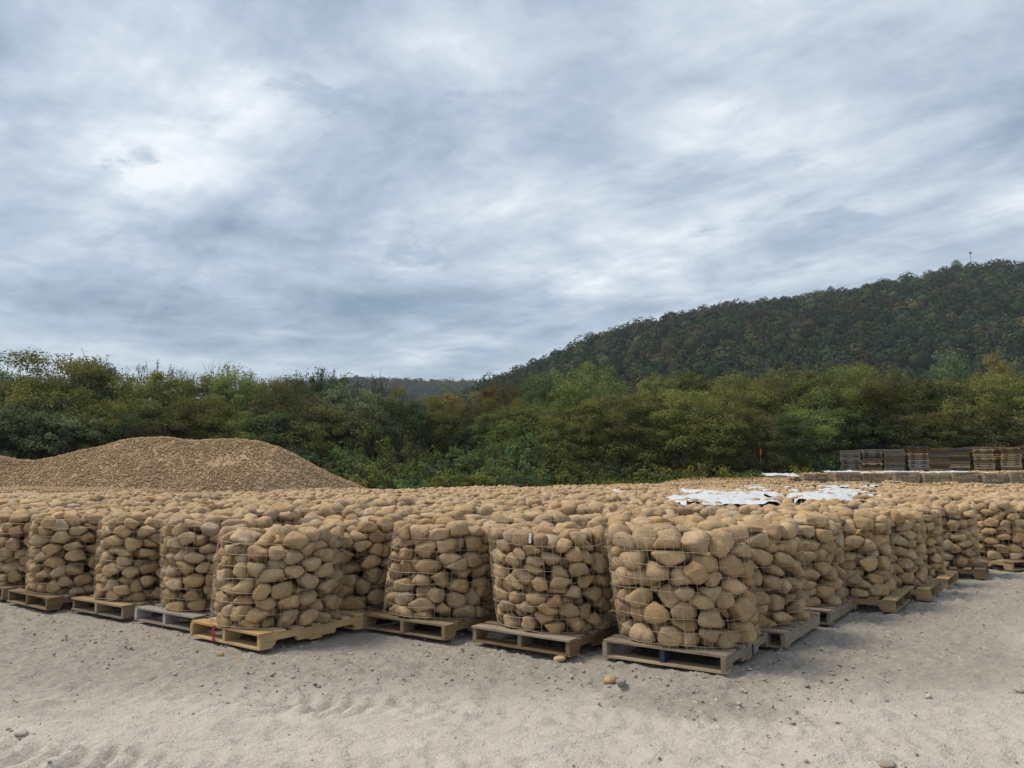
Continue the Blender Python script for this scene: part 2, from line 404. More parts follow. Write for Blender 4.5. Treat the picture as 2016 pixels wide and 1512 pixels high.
def build_ground():
    xs = axis(-6.2, 8.5, 0.032, -3500, 3500, 1.25); ys = axis(3.4, 11.5, 0.032, -60, 4500, 1.22)
    X, Y = np.meshgrid(xs, ys); Z = relief(X, Y) + ground_h(X, Y) * (1 - sstep(60, 160, Y) * 0)
    V = np.stack([X, Y, Z], -1).reshape(-1, 3); nx = len(xs); ny = len(ys)
    i = np.arange(nx - 1); j = np.arange(ny - 1); I, J = np.meshgrid(i, j); q = (J * nx + I).ravel()
    Fc = np.stack([q, q + 1, q + nx + 1, q + nx], -1)
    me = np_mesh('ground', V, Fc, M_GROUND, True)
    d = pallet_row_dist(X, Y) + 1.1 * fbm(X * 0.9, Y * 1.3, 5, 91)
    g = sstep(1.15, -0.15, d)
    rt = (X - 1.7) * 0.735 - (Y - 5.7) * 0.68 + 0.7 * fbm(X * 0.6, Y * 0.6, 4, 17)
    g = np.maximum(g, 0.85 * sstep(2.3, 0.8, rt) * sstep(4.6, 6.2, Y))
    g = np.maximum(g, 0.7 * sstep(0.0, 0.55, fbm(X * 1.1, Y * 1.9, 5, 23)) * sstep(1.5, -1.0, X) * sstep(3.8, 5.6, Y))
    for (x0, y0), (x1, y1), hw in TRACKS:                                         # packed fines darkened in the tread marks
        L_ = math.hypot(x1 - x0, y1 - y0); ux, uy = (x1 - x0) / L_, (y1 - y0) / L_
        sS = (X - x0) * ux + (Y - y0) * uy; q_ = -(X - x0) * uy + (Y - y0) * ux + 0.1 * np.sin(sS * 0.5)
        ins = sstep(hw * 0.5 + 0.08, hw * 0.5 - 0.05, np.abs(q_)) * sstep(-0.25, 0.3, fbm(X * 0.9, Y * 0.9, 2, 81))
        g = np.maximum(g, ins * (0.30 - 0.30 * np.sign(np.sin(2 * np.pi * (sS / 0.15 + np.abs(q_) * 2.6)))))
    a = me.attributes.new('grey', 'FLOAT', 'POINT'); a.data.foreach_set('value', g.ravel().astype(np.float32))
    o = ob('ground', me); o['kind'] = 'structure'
build_ground()


# ------------------------------------------------------------------ stone packing
def pack(seed, R, H, s, prof=None, lean=(0, 0), top_dome=0.02, level=2, k=1.42):
    """pack rounded cobbles into a wire cylinder: power cells of relaxed points, rounded off.
    returns list of dict(c, v, r, z, top)"""
    rng = np.random.default_rng(seed)
    prof = prof or (lambda z, th: R + 0 * z)
    N = max(30, int(math.pi * R * R * H * k / (s ** 3 * 0.74)))
    def sample(n):
        rr = R * 0.985 * np.sqrt(rng.random(n)); th = rng.random(n) * 2 * np.pi
        zt = H + top_dome * (1 - (rr / R) ** 2) - 0.30 * s
        z = rng.random(n) * zt
        return np.stack([rr * np.cos(th), rr * np.sin(th), z * k], -1)
    P = sample(N); w = (s * 0.30) ** 2 * (rng.random(N) * 2 - 1)
    S = sample(26 * N)
    for it in range(5):
        D = ((S[:, None, :] - P[None]) ** 2).sum(-1) - w[None]
        a = D.argmin(1); cnt = np.bincount(a, minlength=N)
        for ax in range(3):
            sm = np.bincount(a, S[:, ax], minlength=N)
            P[:, ax] = np.where(cnt > 0, P[:, ax] * 0.25 + 0.75 * sm / np.maximum(cnt, 1), P[:, ax])
    dirs, faces = ICO[level]
    out = []
    for i in range(N):
        p = P[i]; d = P - p; D = np.linalg.norm(d, axis=1); nb = (D > 1e-6) & (D < 2.3 * s)
        n = d[nb] / D[nb, None]; off = (D[nb] ** 2 + w[i] - w[nb]) / (2 * D[nb])
        rad = math.hypot(p[0], p[1]); th = math.atan2(p[1], p[0]); z = p[2] / k
        nl = [n]; ol = [off]
        if rad > 0.25 * R:
            nl.append(np.array([[math.cos(th), math.sin(th), 0]])); ol.append(np.array([max(prof(z, th) - rad - 0.006, 0.25 * s)]))
        nl.append(np.array([[0.12 * rng.normal(), 0.12 * rng.normal(), 1.0]])); ol.append(np.array([max((H + top_dome + 0.10 * s) * k - p[2] + 0.12 * s * rng.random(), 0.22 * s)]))
        nl.append(np.array([[0, 0, -1.0]])); ol.append(np.array([max(p[2], 0.2 * s)]))
        q = rng.normal(size=(7, 3)); q /= np.linalg.norm(q, axis=1)[:, None]                 # a few broken facets
        nl.append(q); ol.append(s * (0.27 + 0.27 * rng.random(7)))
        n = np.concatenate(nl); off = np.maximum(np.concatenate(ol), 0.13 * s) * 1.02
        pw = 8 + 18 * rng.random() ** 1.2
        dt = np.maximum(dirs @ n.T, 0) / off[None]
        rm = s * (0.62 + 0.16 * rng.random())
        r = ((dt ** pw).sum(1) + (1 / rm) ** pw) ** (-1 / pw)
        ph = rng.random(6) * 6.28; fr = rng.normal(size=(3, 3)) * 2.4
        r = r * (1 + 0.036 * (np.sin(dirs @ fr[0] + ph[0]) + np.sin(dirs @ fr[1] + ph[1]) + np.sin(1.7 * dirs @ fr[2] + ph[2])))
        v = p + dirs * r[:, None]; v[:, 2] /= k
        c = np.array([p[0], p[1], z])
        sh = lambda a_: a_ + np.stack([lean[0] * a_[..., 2] / H, lean[1] * a_[..., 2] / H, 0 * a_[..., 2]], -1)
        v = sh(v); c = sh(c)
        out.append(dict(c=c, v=v - c, rad=rad, th=th, z=z, top=z > H - 0.95 * s))
    return out, faces

def profile(seed, R, bulge=0.02, flare=0.0, H=0.9):
    rng = np.random.default_rng(seed + 999); ph = rng.random(4) * 6.28; a = rng.normal(size=4) * 0.010
    def f(z, th):
        t = z / H
        return R * (1 + bulge * (1 - (2 * t - 1) ** 2) + flare * (0.5 - t) + a[0] * np.sin(2 * th + ph[0] + 1.5 * t) + a[1] * np.sin(3 * th + ph[1] - 2 * t) + a[2] * np.sin(5 * th + ph[2] + 3 * t))
    return f

def wire_mesh(seed, R, H, prof, lean, nseg=60, nz=14, rad=0.0017, sides=3, vgap=0.070, hgap=0.102):
    rng = random.Random(seed); mb = MB()
    def P(th, z, extra=0.0):
        r = prof(z, th) + 0.004 + extra
        return (r * math.cos(th) + lean[0] * z / H, r * math.sin(th) + lean[1] * z / H, z)
    nr = int((H - 0.05) / hgap)
    for i in range(nr + 1):
        z0 = 0.02 + i * hgap; ph = rng.random() * 6.28; am = rng.uniform(0.003, 0.012); ph2 = rng.random() * 6.28
        mb.tube([P(2 * math.pi * j / nseg, z0 + am * math.sin(2 * math.pi * j / nseg * 2 + ph) + 0.004 * math.sin(2 * math.pi * j / nseg * 7 + ph2), rng.uniform(-0.004, 0.003)) for j in range(nseg)], rad * 1.1, sides, True)
    nv = int(2 * math.pi * R / vgap); tw = rng.uniform(-0.05, 0.05)
    for i in range(nv):
        th = 2 * math.pi * (i + rng.uniform(-0.08, 0.08)) / nv; pts = []; wob = rng.uniform(-0.02, 0.02); ph = rng.random() * 6
        for j in range(nz):
            z = 0.0 + (nr * hgap + 0.02 + rng.uniform(0.0, 0.02)) * j / (nz - 1)
            pts.append(P(th + tw * z + wob * math.sin(z * 6 + ph) + rng.uniform(-0.006, 0.006), z, rng.uniform(-0.005, 0.003)))
        if rng.random() < 0.6:                                          # cut end folded in over the top stones
            zt = pts[-1][2]; e = rng.uniform(-0.05, -0.01)
            pts.append(P(th + rng.uniform(-0.1, 0.1), zt + rng.uniform(0.01, 0.05), e))
        mb.tube(pts, rad * 0.98, sides)
    # the lap seam where the mesh panel is tied together
    th = rng.random() * 6.28
    for k_ in range(2):
        mb.tube([P(th + 0.035 * k_ + rng.uniform(-.008, .008), (H - .06) * j / 9, 0.004) for j in range(10)], rad * 0.8, sides)
    return mb.mesh('wire_mesh', M_WIRE)

def merge(stones, faces, about=None):
    V = np.concatenate([s['v'] + s['c'] for s in stones]); n = len(stones[0]['v'])
    Fc = np.concatenate([faces + i * n for i in range(len(stones))])
    return V, Fc


# ------------------------------------------------------------------ pallets
PH = 0.132
def pallet_meshes():
    Ls, Wb = 1.22, 1.02
    hl = Ls / 2; z0, z1 = 0.016, 0.114
    notch = [(-hl, z0), (-hl + .15, z0), (-hl + .17, z0 + .04), (-hl + .38, z0 + .04), (-hl + .40, z0), (hl - .40, z0), (hl - .38, z0 + .04), (hl - .17, z0 + .04), (hl - .15, z0), (hl, z0), (hl, z1), (-hl, z1)]
    d = {}
    d['stringer'] = MB().prism_y(notch, -0.019, 0.019)
    d['stringer_plain'] = MB().box(-hl, hl, -0.019, 0.019, z0, z1)
    # boards run along local X in their own space and are turned 90 degrees when placed
    for nm, w_ in (('board', 0.095), ('board_wide', 0.138)):
        mb = MB(); n = 6
        for i in range(n):
            pass
        mb.box(-Wb / 2, Wb / 2, -w_ / 2, w_ / 2, 0, 0.017); d[nm] = mb
    return {k: v.mesh(k) for k, v in d.items()}
PM = pallet_meshes()
for _m in PM.values(): _m.materials.append(W_GREY)

def make_pallet(x, y, z, ang, wood_mats, label, seed, plain=False, group='pallets under the stone baskets', mid=None, name='pallet'):
    """ang: direction of the stringers; boards lie across"""
    rng = random.Random(seed)
    p = empty(name, (x, y, z), ang); tag(p, label, 'pallet', group)
    wm = lambda: wood_mats[rng.randrange(len(wood_mats))]
    for i, yy in enumerate((-0.49, 0.0, 0.49)):
        o = ob('stringer', PM['stringer_plain' if plain else 'stringer'], p, (rng.uniform(-.01, .01), yy, 0), mid if (i == 1 and mid) else wm())
    xs = [-0.54, -0.37, -0.19, 0.0, 0.19, 0.37, 0.54]
    for i, xx in enumerate(xs):
        wide = i in (0, 6)
        o = ob('deck_board', PM['board_wide' if wide else 'board'], p, (xx + rng.uniform(-.012, .012), rng.uniform(-.012, .012), 0.1145), wm())
        o.rotation_euler = (rng.uniform(-.006, .006), rng.uniform(-.004, .004), math.pi / 2 + rng.uniform(-.014, .014))
    for xx in (-0.54, 0.0, 0.54):
        o = ob('bottom_board', PM['board_wide'], p, (xx, rng.uniform(-.01, .01), -0.0015), wm())
        o.rotation_euler = (0, 0, math.pi / 2 + rng.uniform(-.01, .01))
    return p


# ------------------------------------------------------------------ front baskets
U_ANG = math.radians(55)
FRONT = [  # x, base-front y, width px, height, stone size, lean px (top minus bottom), flare, label, pallet spec
    dict(x=1356, y=1281, d=1.16, h=0.92, s=0.222, lean=(-0.09, 0.0), fl=-0.03, mats=[W_GREY, W_GREY, W_TAN], mid=M_BLUE,
         lab='wire basket of the largest cobbles, on a grey pallet at the block corner', pl='weathered grey pallet at the corner of the block with blue painted middle stringer'),
    dict(x=1094, y=1250, d=1.08, h=0.88, s=0.168, lean=(-0.06, 0.0), fl=-0.03, mats=[W_BROWN, W_BROWN, W_GREY], mid=None,
         lab='wire basket of small cobbles carrying a white paper tag, beside the corner basket', pl='dark brown pallet with loose clods and small rocks lying under it, beside corner pallet'),
    dict(x=868, y=1222, d=1.06, h=0.90, s=0.205, lean=(0.05, 0.0), fl=0.10, mats=[W_BROWN, W_TAN], mid=None,
         lab='wire basket of cobbles wider at its foot than top, two along from corner basket', pl='brown pallet with three bare stringer ends, two along from the corner pallet'),
    dict(x=694, y=1202, d=1.08, h=0.90, s=0.205, lean=(0, 0), fl=0.0, mats=[W_TAN], mid=None,
         lab='shaded wire basket of cobbles set back behind the new yellow pallet', pl='tan pallet in shade, set back behind the new yellow pallet'),
    dict(x=546, y=1240, d=1.15, h=0.86, s=0.185, lean=(0.01, 0.0), fl=0.04, mats=[W_NEW], mid=None,
         lab='wire basket of cobbles standing forward on a clean new yellow pallet', pl='clean new yellow pine pallet marked with a red strap'),
    dict(x=424, y=1206, d=1.06, h=0.93, s=0.195, lean=(-0.02, 0), fl=-0.04, mats=[W_WHITE, W_WHITE, W_GREY], mid=W_WHITE,
         lab='wire basket of cobbles on whitish pallet, next behind the new yellow pallet', pl='whitish grey pallet partly hidden behind the new yellow pallet'),
    dict(x=291, y=1185, d=1.06, h=0.91, s=0.182, lean=(0.0, 0), fl=0.0, mats=[W_TAN, W_GREY], mid=W_TAN,
         lab='wire basket of cobbles on faded tan pallet, two along from the new yellow pallet', pl='faded tan pallet, two along from the new yellow pallet'),
    dict(x=156, y=1170, d=1.08, h=0.92, s=0.185, lean=(0.0, 0), fl=0.0, mats=[W_GREY, W_BROWN], mid=None,
         lab='wire basket of cobbles on grey brown pallet, three along from the new yellow pallet', pl='grey brown pallet, three along from the new yellow pallet'),
    dict(x=72, y=1152, d=1.06, h=0.92, s=0.19, lean=(0.03, 0), fl=0.03, mats=[W_BROWN], mid=M_RED,
         lab='wire basket of cobbles, four along from the new yellow pallet', pl='brown pallet with reddish middle stringer, four along from the new yellow pallet'),
    dict(x=-30, y=1138, d=1.06, h=0.91, s=0.19, lean=(0.0, 0), fl=0.0, mats=[W_BROWN], mid=None,
         lab='wire basket of cobbles, five along from the new yellow pallet', pl='brown pallet, five along from the new yellow pallet'),
    dict(x=1471, y=1236, d=1.10, h=0.93, s=0.20, lean=(-0.05, 0), fl=0.05, mats=[W_GREY], mid=None, plain=True,
         lab='wire basket of cobbles right behind the corner basket along the open lane', pl='grey pallet with plain solid stringers, right behind the corner pallet'),
    dict(x=1563, y=1195, d=1.06, h=0.92, s=0.20, lean=(-0.02, 0), fl=0.0, mats=[W_GREY], mid=None, plain=True,
         lab='wire basket of cobbles second behind the corner basket along the open lane', pl='grey slatted pallet second behind the corner pallet along the lane'),
    dict(x=1664, y=1175, d=1.05, h=0.90, s=0.195, lean=(-0.02, 0), fl=0.02, mats=[W_TAN, W_BROWN], mid=None, turn=True,
         lab='wire basket of cobbles third behind the corner basket along the open lane', pl='tan pallet turned sideways, third behind the corner pallet along the lane'),
    dict(x=1736, y=1155, d=1.05, h=0.91, s=0.19, lean=(0.0, 0), fl=0.0, mats=[W_TAN], mid=None, turn=True,
         lab='wire basket of cobbles fourth behind the corner basket along the lane', pl='tan pallet turned sideways with open ends, fourth behind the corner pallet'),
    dict(x=1777, y=1134, d=1.05, h=0.91, s=0.17, lean=(0.0, 0), fl=0.0, mats=[W_TAN, W_NEW], mid=None, turn=True,
         lab='wire basket of cobbles fifth behind the corner basket along the open lane', pl='pale tan pallet turned sideways, fifth behind the corner pallet'),
    dict(x=1851, y=1117, d=1.05, h=0.93, s=0.20, lean=(0.0, 0), fl=0.0, mats=[W_TAN, W_BROWN], mid=None, turn=True,
         lab='wire basket of cobbles sixth behind the corner basket along the open lane', pl='tan notched pallet turned sideways, sixth behind the corner pallet'),
    dict(x=1978, y=1103, d=1.06, h=0.93, s=0.20, lean=(0.0, 0), fl=0.0, mats=[W_BROWN, W_TAN], mid=None, turn=True, rot=math.radians(-40),
         lab='wire basket of cobbles set forward beyond the sixth basket along the lane', pl='brown pallet facing the lane squarely, beyond the sixth sideways pallet'),
]
front_xy = []
for bi, b in enumerate(FRONT):
    R = b['d'] / 2; H = b['h']
    f = at_z(b['x'], b['y'], PH); hd = Vector((f.x, f.y, 0)).normalized(); c = f + hd * R
    front_xy.append((c.x, c.y))
    ang = U_ANG + (math.pi / 2 if b.get('turn') else 0) + b.get('rot', 0) + random.Random(bi).uniform(-0.03, 0.03)
    pal = make_pallet(c.x + 0.02, c.y + 0.03, 0.004, ang, b['mats'], b['pl'], 100 + bi, b.get('plain', False), mid=b['mid'])
    root = empty('stone_basket', (c.x, c.y, PH + 0.003)); tag(root, b['lab'], 'stone basket', 'wire baskets of cobbles')
    prof = profile(bi, R, 0.02, b['fl'], H)
    stones, faces = pack(500 + bi, R, H, b['s'], prof, b['lean'], level=2)
    inner = []
    for st in stones:
        n = np.array([math.cos(st['th']), math.sin(st['th'])]); facing = -(n[0] * hd.x + n[1] * hd.y)
        outer = st['rad'] > R - 0.80 * b['s']
        if st['top'] or (outer and facing > -0.35):
            ob('stone', np_mesh('stone', st['v'], faces, M_STONE, True), root, st['c'])
        else: inner.append(st)
    if inner:
        ids = [i_ for i_, st in enumerate(stones) if any(st is q_ for q_ in inner)]
        lo, flo = pack(500 + bi, R, H, b['s'], prof, b['lean'], level=1)
        V, Fc = merge([lo[i_] for i_ in ids], flo); o = ob('stone_fill', np_mesh('stone_fill', V, Fc, M_STONE, True), root); o['kind'] = 'stuff'
    wm_o = ob('wire_mesh', wire_mesh(bi, R, H, prof, b['lean']), root)
    if bi == 1:
        q = at_z(1033, 1057, 1.0); th = math.atan2(-hd.y, -hd.x) - 0.30
        tg = MB().box(-0.011, 0.011, -0.0008, 0.0008, 0, 0.085).mesh('paper_tag', M_TAG)
        rr = prof(0.78, th) + 0.012
        o = ob('paper_tag', tg, wm_o, (rr * math.cos(th) + b['lean'][0] * .85, rr * math.sin(th), 0.755)); o.rotation_euler = (0.05, 0.08, th + math.pi / 2)
    if bi == 4:   # red strap round the front bottom and top boards
        st = MB().box(-0.004, 0.004, -0.013, 0.013, -0.002, 0.134).mesh('red_strap', M_RED)
        ob('red_strap', st, pal, (-0.619, 0.13, 0))
        st2 = MB().box(-0.15, 0.0, -0.011, 0.011, 0, 0.003).mesh('red_strap', M_RED)
    if bi == 0:
        st = MB().box(-0.014, 0.014, -0.003, 0.003, 0.016, 0.116).mesh('blue_mark', M_BLUE)
        ob('blue_mark', st, pal, (0.05, -0.5125, 0))


# ------------------------------------------------------------------ field of baskets
VAR = []
for vi in range(6):
    R, H, s = 0.535, 0.90 + 0.015 * (vi % 3 - 1), [0.20, 0.185, 0.215, 0.175, 0.205, 0.195][vi]
    prof = profile(40 + vi, R, 0.02, 0, H)
    st1, f1 = pack(900 + vi, R, H, s, prof, level=1, top_dome=0.04)
    top = [q for q in st1 if q['z'] > H - 1.55 * s]; low = [q for q in st1 if q['z'] <= H - 1.55 * s and q['rad'] > R - 0.8 * s]
    for q in top: q['me'] = np_mesh('stone', q['v'], f1, M_STONE, True)
    Vt, Ft = merge(top, f1); Vl, Fl = merge(low, f1)
    st0, f0 = pack(900 + vi, R, H, s, prof, level=0, top_dome=0.04); V0, F0 = merge([q for q in st0 if q['z'] > H - 1.3 * s], f0)
    VAR.append(dict(top=top, topme=np_mesh('stones', Vt, Ft, M_STONE, True), lowme=np_mesh('stone_fill', Vl, Fl, M_STONE, True), V=V0, F=F0,
                    wire=wire_mesh(70 + vi, R, H, prof, (0, 0), 24, 6, 0.0019, 3)))
uu = (0.68 * 1.19, 0.735 * 1.19); vv = (-0.85 * 1.14, 0.53 * 1.14); B4 = front_xy[0]
rng = random.Random(7); cells = []
for j in range(-1, 26):
    for i in range(-6, 46):
        x = B4[0] + i * uu[0] + j * vv[0]; y = B4[1] + i * uu[1] + j * vv[1]
        if j < 0: continue
        if j <= 2 and i < 0: continue
        if j > 2 and i < -1: continue
        x += rng.uniform(-.05, .05) + 0.25 * math.sin(j * 1.7 + i * 0.35); y += rng.uniform(-.05, .05)
        if y > 40.5 - max(0, (x - 9)) * 0.6: continue
        left = (x - 1.47) * -0.735 + (y - 6.4) * 0.68
        if left > 17.3: continue
        if min(math.hypot(x - a, y - c_) for a, c_ in front_xy) < 0.93: continue
        px, py = project((x, y, 1.05))
        if px < -90 * 10 / y - 60 or px > 2016 + 90 * 10 / y + 60: continue
        cells.append((x, y, i, j))
cells.sort(key=lambda q: math.hypot(q[0], q[1]))
ORD = ['first', 'second', 'third', 'fourth', 'fifth', 'sixth', 'seventh', 'eighth']
COLN = {1: 'the basket with white paper tag', 2: 'the basket wider at its foot', 3: 'the new yellow pallet', 4: 'the whitish pallet', 5: 'the faded tan pallet', 6: 'the grey brown pallet', 7: 'the pallet with reddish stringer'}
count_col = {}
NEAR = 15.5; LIM = 300 - len(FRONT)
GRP = 'wire baskets of cobbles'
FV, FF = [], []; nb_ = 0
for k_, (x, y, ci, cj) in enumerate(cells):
    va = VAR[rng.randrange(6)]; a = rng.random() * 6.28; z = float(ground_h(x, y)) + PH + rng.uniform(-.03, .03); sc = rng.uniform(0.97, 1.04)
    if k_ < LIM:
        root = empty('stone_basket', (x, y, z), a); root.scale = (sc, sc, sc)
        lb = 'wire basket of tan cobbles deep in the packed block, only its stony top showing'
        if cj in COLN and count_col.get(cj, 0) < 6:
            lb = 'cobble basket showing only its top, %s in line behind %s' % (ORD[count_col.get(cj, 0)], COLN[cj]); count_col[cj] = count_col.get(cj, 0) + 1
        tag(root, lb, 'stone basket', GRP)
        if math.hypot(x, y) < NEAR:
            for q in va['top']: ob('stone', q['me'], root, q['c'])
        else:
            o = ob('stone', va['topme'], root); o['kind'] = 'stuff'
        o = ob('stone_fill', va['lowme'], root); o['kind'] = 'stuff'
        if math.hypot(x, y) < 26: ob('wire_mesh', va['wire'], root)
    else:
        ca, sa = math.cos(a), math.sin(a); V = va['V'] * sc
        FV.append(np.stack([V[:, 0] * ca - V[:, 1] * sa + x, V[:, 0] * sa + V[:, 1] * ca + y, V[:, 2] + z], -1)); FF.append(va['F'] + nb_); nb_ += len(V)
    if k_ < 30 and math.hypot(x, y) < 12:
        make_pallet(x, y, 0.004, U_ANG, [W_BROWN, W_GREY], 'weathered pallet deep in shade under a basket inside the packed block', 700 + k_)
if FV:
    o = ob('far_stone_baskets', np_mesh('far_stone_baskets', np.concatenate(FV), np.concatenate(FF), M_STONE, True))
    tag(o, 'far rows of cobble baskets merging into one stony carpet', 'stone baskets', None, 'stuff')
print('cells', len(cells), 'far stuff', max(0, len(cells) - LIM))


# ------------------------------------------------------------------ far block: flat-stone crates, cobbles behind, stacks of pallets
def flag_crate(seed):
    rng = random.Random(seed); W, D, Hh = 1.14, 1.05, 1.12; mb = MB(); z = 0.0
    while z < Hh - 0.05:
        h = rng.uniform(0.08, 0.15); x = -W / 2
        while x < W / 2 - 0.06:
            w_ = min(rng.uniform(0.16, 0.42), W / 2 - x); e = rng.uniform(0, 0.06)
            mb.box(x + .012, x + w_ - .012, -D / 2 + e, -D / 2 + 0.35, z + .008, z + h - .008); x += w_
        y = -D / 2 + 0.36
        while y < D / 2 - 0.06:
            w_ = min(rng.uniform(0.16, 0.4), D / 2 - y); e = rng.uniform(0, 0.03)
            for sgn in (-1, 1):
                xa, xb = (-W / 2 + e, -W / 2 + .4) if sgn < 0 else (W / 2 - .4, W / 2 - e)
                mb.box(xa, xb, y + .005, y + w_ - .005, z + .004, z + h - .004)
            y += w_
        z += h
    mb.box(-W / 2 + 0.3, W / 2 - 0.3, -D / 2 + 0.3, D / 2 - .02, 0, z - 0.02)
    return mb, z
def crate_wire(z):
    mb = MB(); W, D = 1.17, 1.08
    for k in range(8):
        zz = 0.03 + k * 0.15
        mb.tube([(-W / 2, -D / 2, zz), (W / 2, -D / 2, zz), (W / 2, D / 2, zz), (-W / 2, D / 2, zz)], 0.003, 3, True)
    for k in range(4):
        xx = -W / 2 + W * k / 3; mb.tube([(xx, -D / 2, 0), (xx, -D / 2, z)], 0.003, 3)
    return mb.mesh('wire_mesh', M_WIRE)
fcv = []
for q in range(3):
    mb, zt = flag_crate(q); fcv.append((mb.mesh('flat_stones', M_FLAG), zt, crate_wire(zt)))
fx = [1600, 1660, 1718, 1776, 1834, 1892, 1948, 2004, 2062]
ang = 0.02
for n_, px in enumerate(fx):
    Y = 38.2 - n_ * 0.15; p = at_y(px, 940, Y); me, zt, wm_ = fcv[n_ % 3]
    z = 1.50 - zt + (0.05 if n_ > 0 else 0.02)
    root = empty('flat_stone_crate', (p.x, Y, z + (0.06 if n_ % 2 else 0)), ang + 0.08 * math.sin(n_ * 2.3)); root.scale = (1.12, 1, 1); tag(root, 'square wire crate of thin flat stones in front of the empty pallet stacks', 'stone crate', 'crates of flat stones')
    o = ob('flat_stones', me, root); o['kind'] = 'stuff'; ob('wire_mesh', wm_, root)
# cobble baskets behind the crates
FV, FF, nb_ = [], [], 0
for r_ in range(4):
    for c_ in range(28):
        Y = 39.6 + r_ * 1.2; px = 1330 + c_ * 30 + r_ * 9; p = at_y(px, 930, Y); x = p.x + rng.uniform(-.08, .08)
        lim = 1.58 + 0.055 * r_ - 0.0009 * max(0, 1700 - px)
        va = VAR[rng.randrange(6)]; a = rng.random() * 6.28; z = lim - 0.93
        if px < 1560: z = min(z, float(ground_h(x, Y)) + PH)
        ca, sa = math.cos(a), math.sin(a); V = va['V']
        FV.append(np.stack([V[:, 0] * ca - V[:, 1] * sa + x, V[:, 0] * sa + V[:, 1] * ca + Y, V[:, 2] + z], -1)); FF.append(va['F'] + nb_); nb_ += len(V)
o = ob('far_stone_baskets', np_mesh('far_stone_baskets', np.concatenate(FV), np.concatenate(FF), M_STONE, True))
tag(o, 'rows of cobble baskets behind the flat stone crates, before the empty pallet stacks', 'stone baskets', None, 'stuff')

S_GREY = wood('stack_grey_wood', (0.127, 0.106, 0.080), (0.230, 0.192, 0.147), (0.322, 0.270, 0.211))
S_BROWN = wood('stack_brown_wood', (0.103, 0.062, 0.032), (0.207, 0.130, 0.069), (0.299, 0.198, 0.110))
S_TAN = wood('stack_tan_wood', (0.28, 0.185, 0.085), (0.42, 0.295, 0.15), (0.52, 0.38, 0.21))
def stacked_pallet(seed):
    mb = MB(); rng = random.Random(seed); hl = 0.61; z0, z1 = 0.016, 0.114
    if seed: notch = [(-hl, z0), (hl, z0), (hl, z1), (-hl, z1)]
    else: notch = [(-hl, z0), (-hl + .15, z0), (-hl + .17, z0 + .045), (-hl + .38, z0 + .045), (-hl + .40, z0), (hl - .40, z0), (hl - .38, z0 + .045), (hl - .17, z0 + .045), (hl - .15, z0), (hl, z0), (hl, z1), (-hl, z1)]
    for y in (-.49, 0, .49): mb.prism_y(notch, y - .019, y + .019)
    for x in (-0.54, -0.37, -0.19, 0.0, 0.19, 0.37, 0.54): mb.box(x - .055, x + .055, -.51, .51, .1145, .131)
    for x in (-0.54, 0, 0.54): mb.box(x - .06, x + .06, -.51, .51, -.001, .0155)
    return mb.mesh('stacked_pallet', W_GREY)
SPM = [stacked_pallet(0), stacked_pallet(1)]
STACKS = [  # px centre, top y, woods bottom to top, sideways, note
    (1667, 887, [S_GREY], 0, 'all grey stack nearest the bushes'),
    (1707, 885, [S_TAN, S_BROWN, S_TAN, S_BROWN, W_DARK, S_GREY, S_GREY], 0, 'grey topped stack with yellowish lower pallets'),
    (1751, 885, [S_GREY, S_GREY, S_BROWN], 1, 'grey stack showing plain board ends'),
    (1775, 887, [W_DARK, W_WHITE], 1, 'narrow stack set back in the gap beside the white pallets'),
    (1799, 879, [W_WHITE, W_WHITE, W_WHITE, S_BROWN, S_TAN, S_BROWN, W_DARK], 0, 'tall stack with white pallets at its foot'),
    (1839, 883, [S_TAN, S_BROWN, S_BROWN, S_BROWN, W_DARK, S_BROWN], 1, 'brown leaning stack next to the white footed one'),
    (1878, 882, [W_DARK, S_TAN, S_BROWN, W_DARK, S_TAN, W_DARK, W_DARK], 1, 'dark topped stack of brown pallets'),
    (1925, 880, [S_TAN, S_TAN, S_BROWN, S_TAN], 0, 'tan stack next to the dark topped one'),
    (1978, 881, [S_TAN, S_BROWN, S_TAN, S_TAN], 0, 'yellowish tan stack at the end of the row'),
    (2030, 877, [S_GREY, S_GREY, W_DARK], 0, 'grey stack beyond the yellowish tan stack'),
]
for n_, (px, ty, wd, side, note) in enumerate(STACKS):
    Y = 46.0 + (1.4 if n_ == 3 else 0) ; ptop = at_y(px, ty, Y); npal = 11; z = ptop.z - npal * 0.1325; r2 = random.Random(n_ * 17)
    cx = ptop.x; drift = 0
    for k in range(npal):
        if k == 6: drift = r2.uniform(-.10, .10)
        kk = int(k * len(wd) / npal) if len(wd) > 4 else r2.randrange(len(wd))
        o = ob('stacked_pallet', SPM[1 if (side and k > 1) or r2.random() < .25 else 0], None, (cx + drift + r2.uniform(-.03, .03), Y + r2.uniform(-.05, .05), z + k * 0.1325), wd[kk])
        o.rotation_euler = (0, 0, r2.uniform(-.03, .03))
        tag(o, 'empty wooden pallet in the ' + note, 'pallet', 'stacked empty pallets: ' + note)


